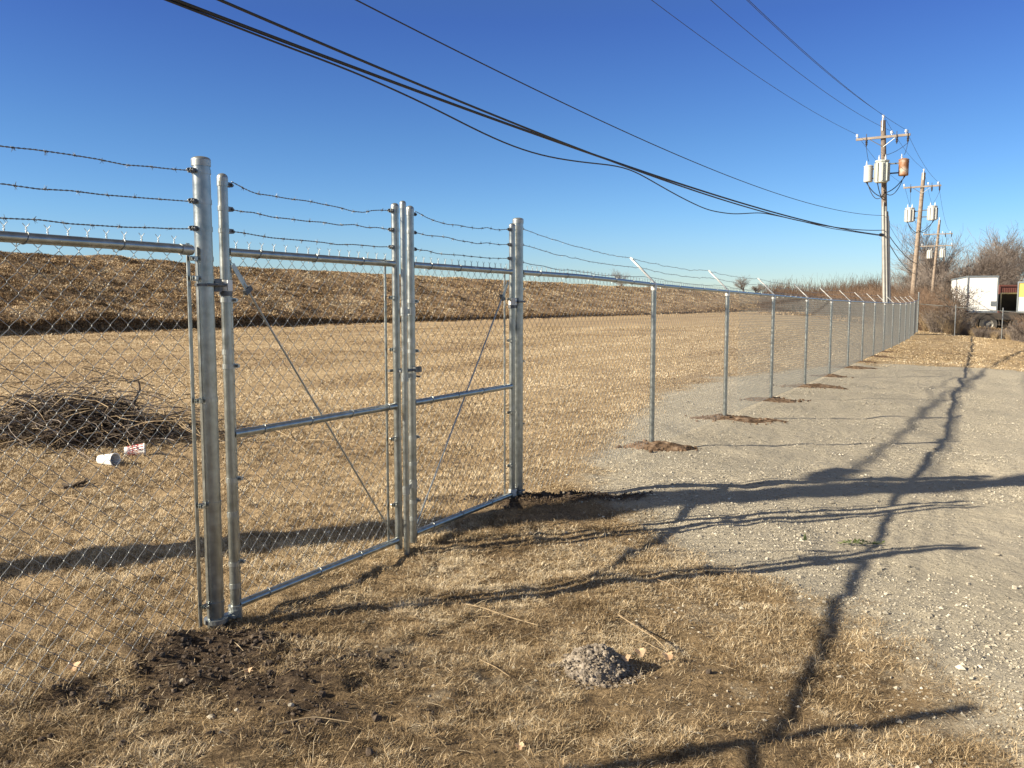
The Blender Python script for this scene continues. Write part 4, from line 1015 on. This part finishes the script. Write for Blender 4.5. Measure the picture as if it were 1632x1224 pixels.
# dark open trailer between, maroon container behind
c0 = np.array([(1590-816)/FPX*65, 65, 0]); t_ = thing('open_trailer', 'dark open sided trailer with pale top rail, between the white and the yellow trailers', 'trailer', tuple(c0), 'trailers parked in the yard')
ax = frame((1, -.2, 0)); L = 2.1
mb = MB(); mb.box(c0+ax[0]*L/2+ax[1]*3+Z3*1.72, (L, 6, 1.25), ax); mb.build('body', M['black_void'], t_)
mb = MB(); mb.box(c0+ax[0]*L/2-ax[1]*.03+Z3*2.40, (L, .08, .1), ax); mb.box(c0+ax[0]*L/2-ax[1]*.03+Z3*1.06, (L, .08, .1), ax)
for f in (.02, .98): mb.box(c0+ax[0]*L*f-ax[1]*.03+Z3*1.73, (.08, .08, 1.25), ax)
mb.build('rail_frame', M['galv_dull'], t_)
for s in (.15, .85): wheel(t_, c0+ax[0]*L*s+ax[1]*4+Z3*.52, ax[0])
c0 = np.array([(1588-816)/FPX*78, 78, 0]); t_ = thing('shipping_container', 'maroon shipping container showing over the dark open trailer', 'container', tuple(c0)); ax = frame((1, 0, 0))
mb = MB(); mb.box(c0+ax[0]*3+ax[1]*1.2+Z3*1.65, (6, 2.4, 3.1), ax)
for k_ in range(30): mb.box(c0+ax[0]*(.1+k_*.2)-ax[1]*.02+Z3*1.65, (.1, .06, 2.8), ax)
mb.build('body', M['maroon'], t_)
mb = MB()
for s in (0, 6): mb.box(c0+ax[0]*s-ax[1]*.02+Z3*1.65, (.16, .16, 3.2), ax)
mb.box(c0+ax[0]*3-ax[1]*.02+Z3*3.25, (6, .16, .14), ax); mb.build('corner_frame', M['maroon'], t_)
# long low flatbed with tyres showing through the brush
c0 = np.array([(1528-816)/FPX*56, 56, 0]); t_ = thing('flatbed_trailer', 'low dark flatbed trailer whose wheels show through the brush below the white trailer', 'trailer', tuple(c0), 'trailers parked in the yard')
zg = hz(c0[0]+3, 56); ax = frame((1, -.12, 0))
mb = MB(); mb.box(c0+ax[0]*3.0+ax[1]*1.2+Z3*(zg+1.22), (6.2, 2.4, .16), ax); mb.box(c0+ax[0]*3.0+Z3*(zg+1.02), (6.2, .12, .3), ax); mb.box(c0+ax[0]*3.0+ax[1]*2.3+Z3*(zg+1.02), (6.2, .12, .3), ax); mb.build('deck', M['steel_dark'], t_)
for s in (.5, 1.75, 3.75, 5.3):
    for d_ in (.1, 2.2): wheel(t_, c0+ax[0]*s+ax[1]*d_+Z3*(zg+.56), ax[1], .56, .3)
for s in (1.75, 3.75):
    mb = MB()
    for a in np.linspace(0, math.pi, 12): mb.box(c0+ax[0]*(s+.66*math.cos(a))+ax[1]*.1+Z3*(zg+.58+.66*math.sin(a)), (.2, .34, .03), np.stack([ax[0]*-math.sin(a)+Z3*math.cos(a), ax[1], ax[0]*math.cos(a)+Z3*math.sin(a)]))
    mb.build('mudguard', M['steel_dark'], t_)
# ------------------------------------------------------------------ old fence turning right at the corner
OF_ = thing('old_fence', 'old sagging fence with thin pipe rail running right from the fence corner through the brush', 'fence', tuple(P3(49.1, 0)))
c = P3(49.15, 0); g0 = hline(49.1)
zz = lambda s: float(height(np.array([c[0]+N2[0]*s]), np.array([c[1]+N2[1]*s]), micro=False)[0])
def oc(s): return np.array([c[0]+N2[0]*s, c[1]+N2[1]*s, 0])
mb = MB(); mb.tube([oc(s)+Z3*(zz(s)+1.62-.02*s) for s in np.linspace(.1, 9, 12)], .022, 6); mb.build('top_rail', M['galv_dull'], OF_)
for s in (1.9, 4.2, 6.0, 8.2):
    mb = MB(); mb.tube([oc(s)+Z3*(zz(s)-.2), oc(s)+Z3*(zz(s)+1.72)], .028, 8); mb.build('post', M['galv_dull'], OF_)
mb = MB(); h = .09
for k in range(int(8.6/h)):
    n_ = 18; side = (np.arange(n_)+k) % 2; mb.tube([oc(.2+k*h+side[j]*h)+Z3*(zz(.2+k*h)+j*h) for j in range(n_)], .0025, 3, cap=False)
mb.build('chain_link_mesh', M['galv_dull'], OF_)
# ------------------------------------------------------------------ brush pile behind the left fence
bc = G(120, 700); zb_ = hz(*bc)
BP = thing('brush_pile', 'tangled pile of cut branches and pale vines behind the left fence panel', 'brush pile', (bc[0], bc[1], zb_))
g_ = np.random.default_rng(5)
def tangle(n, r, sx, sy, h, Lr, seed, curl=.5, zlo=.0):
    g_ = np.random.default_rng(seed); mb = MB()
    for k in range(n):
        px_ = g_.normal(0, sx*.5); py_ = g_.normal(0, sy*.5); e = math.exp(-(px_/sx)**2-(py_/sy)**2)
        pz = zb_+zlo+h*e*g_.random()
        a = g_.uniform(0, 6.28); el = g_.normal(.08, .3); d = np.array([math.cos(a), math.sin(a), el]); pts = [np.array([bc[0]+px_, bc[1]+py_, pz])]; tu = g_.normal(0, curl); L = g_.uniform(*Lr)
        for j in range(7):
            a += tu*.35; d = np.array([math.cos(a), math.sin(a), d[2]-.09]); p = pts[-1]+d/np.linalg.norm(d)*L/7
            p[2] = max(p[2], hz(p[0], p[1])+.01) if j % 3 == 0 else max(p[2], zb_-.03+.02); pts.append(p)
        mb.tube(pts, np.linspace(r, r*.4, 8), 4, cap=False)
    return mb
tangle(1500, .0065, 1.15, .75, .52, (.15, .6), 1, .8).build('dark_twigs', M['brush_dark'], BP)
tangle(260, .0055, 1.5, .95, .74, (.3, 1.0), 2, 1.1).build('brown_vines', M['twig'], BP)
tangle(170, .0055, 1.7, 1.1, .85, (.7, 1.9), 3, 1.2).build('pale_vines', M['brush_straw'], BP)
mb = MB()
def branch(pts, r0_, r1_):                      # (metres right of the pile centre, height) pairs
    P = np.array([[bc[0]+a_, bc[1]-.05+.1*i_, zb_+b_] for i_, (a_, b_) in enumerate(pts)]); t_ = np.linspace(0, len(P)-1, 4*len(P))
    P = np.stack([np.interp(t_, np.arange(len(P)), P[:, i_]) for i_ in range(3)], -1); P[1:-1] = (P[:-2]+2*P[1:-1]+P[2:])/4
    mb.tube(P, np.linspace(r0_, r1_, len(P)), 6)
branch([(.70, .15), (.68, .42), (.72, .56), (.66, .66), (.56, .70)], .022, .010)
branch([(.30, .28), (.42, .36), (.50, .50)], .020, .012)
branch([(-.55, .5), (-.42, .46), (-.30, .38), (-.1, .35), (.1, .24)], .020, .014)
branch([(.66, .66), (.78, .70), (.9, .80)], .008, .004)
mb.build('thick_branch', M['brush_dark'], BP)
# chunk of wood before the pile
c = G(120, 775); mb = MB()
for k in range(9):
    a = g_.uniform(-.6, 1.9); L = g_.uniform(.06, .17); d = np.array([math.cos(a), math.sin(a)*.6, g_.uniform(0, .5)]); p = np.array([c[0]+g_.normal(0, .05), c[1]+g_.normal(0, .04), hz(*c)+.02])
    mb.tube([p-d*L*.6, p+g_.normal(0, .012, 3), p+d*L], [.012, .013, .004], 6)
tag(mb.build('broken_branch', M['brush_dark']), 'dark broken branch stub on the grass below the brush pile', 'branch')
def long_stem(pxs, r, label, mt='brush_straw', lift=.02):
    mb = MB(); P = []
    for i, (px, py) in enumerate(pxs):
        g2 = G(px, py, .0); P.append([g2[0], g2[1], float(hgt(np.array([g2[0]]), np.array([g2[1]]))[0])+lift])
    P = np.array(P); s_ = np.linspace(0, len(P)-1, 5*len(P)); P = np.stack([np.interp(s_, np.arange(len(P)), P[:, i]) for i in range(3)], -1)
    for _ in range(3): P[1:-1] = (P[:-2]+2*P[1:-1]+P[2:])/4
    mb.tube(P, np.linspace(r, r*.5, len(P)), 6); tag(mb.build('dry_stem', M[mt]), label, 'stem', 'dry stems lying on the ground')
long_stem([(735, 964), (770, 974), (812, 986), (858, 1003)], .0042, 'longest pale dry stem lying in the grass left of the grey lump')
long_stem([(985, 988), (1015, 1002), (1045, 1022), (1060, 1036)], .0042, 'pale dry stem arching behind the grey lump toward the leaves', lift=.05)
long_stem([(1000, 1018), (1030, 1022), (1052, 1034)], .003, 'short pale dry stem just right of the grey lump', lift=.04)
long_stem([(765, 1052), (790, 1065), (812, 1080)], .003, 'short pale dry stem left of the grey lump')
long_stem([(0, 803), (40, 806), (70, 800)], .006, 'pale curved stem on the grass below the brush pile at the left edge')
long_stem([(100, 795), (128, 798), (138, 803), (136, 812)], .007, 'hooked pale stem on the grass in front of the broken branch')
long_stem([(45, 712), (60, 700), (80, 690), (92, 684)], .010, 'pale thick stem sticking out at the front of the brush pile', lift=.12)
long_stem([(1048, 928), (1068, 936), (1090, 946)], .003, 'short pale dry stem in the grass right of the shadow bend')
long_stem([(440, 1180), (500, 1170), (560, 1172)], .003, 'pale dry stem in the bottom left foreground grass')
# foam cups
def cup(pos, ang, label, red):
    zc = hz(*pos)+.055; d = np.array([math.cos(ang), math.sin(ang), .06]); d /= np.linalg.norm(d); c = np.array([pos[0], pos[1], zc])
    t_ = thing('foam_cup', label, 'cup', (pos[0], pos[1], zc-.05), 'discarded foam cups'); mb = MB()
    mb.lathe(c-d*.1, [(.001, 0), (.044, 0), (.047, .01), (.062, .185), (.067, .19), (.067, .197), (.058, .197), (.044, .02), (.001, .02)], 24, axis=d); smooth_build(mb, 'cup_body', M['cup'], t_)
    if red:
        mb = MB()
        for k in range(44):
            a = k*.143; u0 = .04+.05*(k % 3); 
            for dz in (0, .03): 
                ax1 = np.cross(d, Z3); ax1 /= np.linalg.norm(ax1); ax2 = np.cross(ax1, d); nr = math.cos(a)*ax1+math.sin(a)*ax2; rr_ = .047+(u0+dz)*.082+.002
                mb.box(c-d*.1+d*(u0+dz)+nr*rr_, (.026, .008, .002), np.stack([d, np.cross(nr, d), nr]))
        mb.build('red_print', M['red'], t_)
cup(G(172, 740), -.35, 'plain white foam cup lying on its side in front of the brush pile', False)
cup(G(207, 728)+np.array([.03, .06]), .35, 'white foam cup with red print lying behind the plain cup', True)
# grey lump with leaves
c = G(952, 1072); mb = MB(); nr, na = 16, 44; a = np.arange(na)*2*math.pi/na; Vv = []
for k in range(nr+1):
    f = k/nr; rad = .15*f*(1+.22*(vn(np.cos(a)*2+3, np.sin(a)*2, 90)-.5))
    vx = c[0]+rad*np.cos(a)*1.0; vy = c[1]+.06+rad*np.sin(a)*.8
    zt = .125*(np.maximum(0, 1-f**1.4))*(.75+.5*fbm(vx*9, vy*9, 91))+(fbm(vx*35, vy*35, 92)-.5)*.02+(vn(vx*80, vy*80, 93)-.5)*.014-.015*(k == nr)
    Vv.append(np.stack([vx+(vn(vx*40, vy*40, 94)-.5)*.02, vy+(vn(vx*40, vy*40, 95)-.5)*.02, hgt(vx, vy)+zt], -1))
ii = np.arange(nr)[:, None]*na; jj = np.arange(na)[None]; j2 = (jj+1) % na
mb.add(np.vstack(Vv), np.stack([ii+jj, ii+na+jj, ii+na+j2, ii+j2], -1).reshape(-1, 4)[:, ::-1])
n = 1500; aa = rng.uniform(0, 6.28, n); rr_ = .20*rng.random(n)**.6; vx = c[0]+rr_*np.cos(aa); vy = c[1]+.06+rr_*np.sin(aa)*.8; s = np.clip(rng.lognormal(-5.55, .5, n), .0018, .014)
m2 = MB(); rocks(m2, vx, vy, hgt(vx, vy)+.122*np.maximum(0, 1-(rr_/.15)**1.4)*(.75+.5*fbm(vx*9, vy*9, 91))+s*.3, s, rng.random(n)); mb.add(np.vstack(m2.v), None, np.vstack(m2.t))
tag(mb.build('concrete_lump', M['lump']), 'crumbly pale grey lump of spilled concrete in the foreground grass', 'lump')
def leafobj(px, py, sz, label, lift=.03, tilt=.5, mt='leaf'):
    c = G(px, py); z = float(hgt(np.array([c[0]]), np.array([c[1]]))[0])+lift; mb = MB(); n = 18; g_ = np.random.default_rng(int(px)); rot = g_.uniform(0, 6.28)
    a = np.arange(n)*2*math.pi/n; rad = sz*(.62+.38*np.abs(np.cos(a*2.5+rot))**.8)*g_.uniform(.85, 1.1, n)
    vx = rad*np.cos(a); vy = rad*np.sin(a)*.8; vz = .25*sz*np.sin(a*2+1)+.2*sz*(vx/sz)**2+vy*tilt
    P = np.stack([c[0]+vx, c[1]+vy, z+vz+tilt*sz*.5], -1); mb.add(np.vstack([P, [[c[0], c[1], z+tilt*sz*.5]]]), None, [(k, (k+1) % n, n) for k in range(n)])
    mb.tube([[c[0], c[1], z+tilt*sz*.4], [c[0]+sz*1.3, c[1]-sz*.4, z+.005]], .0012, 4)
    mb.v[0] = mb.v[0]; o = mb.build('fallen_leaf', M[mt]); tag(o, label, 'leaf', 'fallen leaves on the grass')
    md = o.modifiers.new('thickness', 'SOLIDIFY'); md.thickness = .0008
leafobj(1020, 1047, .028, 'curled tan fallen leaf, middle one of three beside the grey lump', .05)
leafobj(1064, 1046, .028, 'broad tan fallen leaf, rightmost of three beside the grey lump', .03)
leafobj(997, 1062, .022, 'pale fallen leaf touching the right flank of the grey lump', .05)
leafobj(118, 1072, .03, 'pale fallen leaf on the grass behind the left fence mesh', .02)
leafobj(396, 1084, .018, 'small pale fallen leaf on dark soil right of the thick gate post', .02)
leafobj(243, 547, .08, 'pale fallen leaf lying in the field close to the levee foot, left of the gate', .03)
leafobj(828, 1208, .018, 'pale fallen leaf at the bottom middle of the foreground', .01)
# green weed sprig on the gravel
c = G(1366, 862); z = float(hgt(np.array([c[0]]), np.array([c[1]]))[0]); W = thing('green_weed', 'green uprooted weed sprig lying on the gravel drive', 'weed', (c[0], c[1], z)); mb = MB(); lf = MB(); g_ = np.random.default_rng(3)
for k in range(5):
    p = np.array([c[0]-.12+k*.055, c[1]+g_.normal(0, .012), z+.012]); q_ = p+np.array([.07, g_.normal(0, .02), g_.uniform(-.005, .02)]); mb.tube([p, q_], .003, 5)
    for j in range(7):
        b_ = p+(q_-p)*g_.random(); a = g_.uniform(0, 6.28); d = np.array([math.cos(a), math.sin(a), g_.uniform(-.1, .7)]); d /= np.linalg.norm(d); s_ = np.cross(d, Z3); s_ /= np.linalg.norm(s_); l = g_.uniform(.025, .05)
        lf.add([b_, b_+d*l*.5+s_*l*.22, b_+d*l, b_+d*l*.5-s_*l*.22+Z3*.004], [(0, 1, 2, 3)])
mb.build('stem', M['green_leaf'], W); lf.build('leaves', M['green_leaf'], W)
c = G(1283, 858); z = float(hgt(np.array([c[0]]), np.array([c[1]]))[0]); lf = MB(); lf.add([[c[0]-.012, c[1], z], [c[0]+.016, c[1]+.005, z], [c[0]+.004, c[1]+.01, z+.045], [c[0]-.004, c[1]+.012, z+.03]], [(0, 1, 2, 3)])
o = lf.build('fallen_leaf', M['green_leaf']); tag(o, 'small dark leaf standing upright on the gravel left of the green weed', 'leaf'); md = o.modifiers.new('thickness', 'SOLIDIFY'); md.thickness = .001
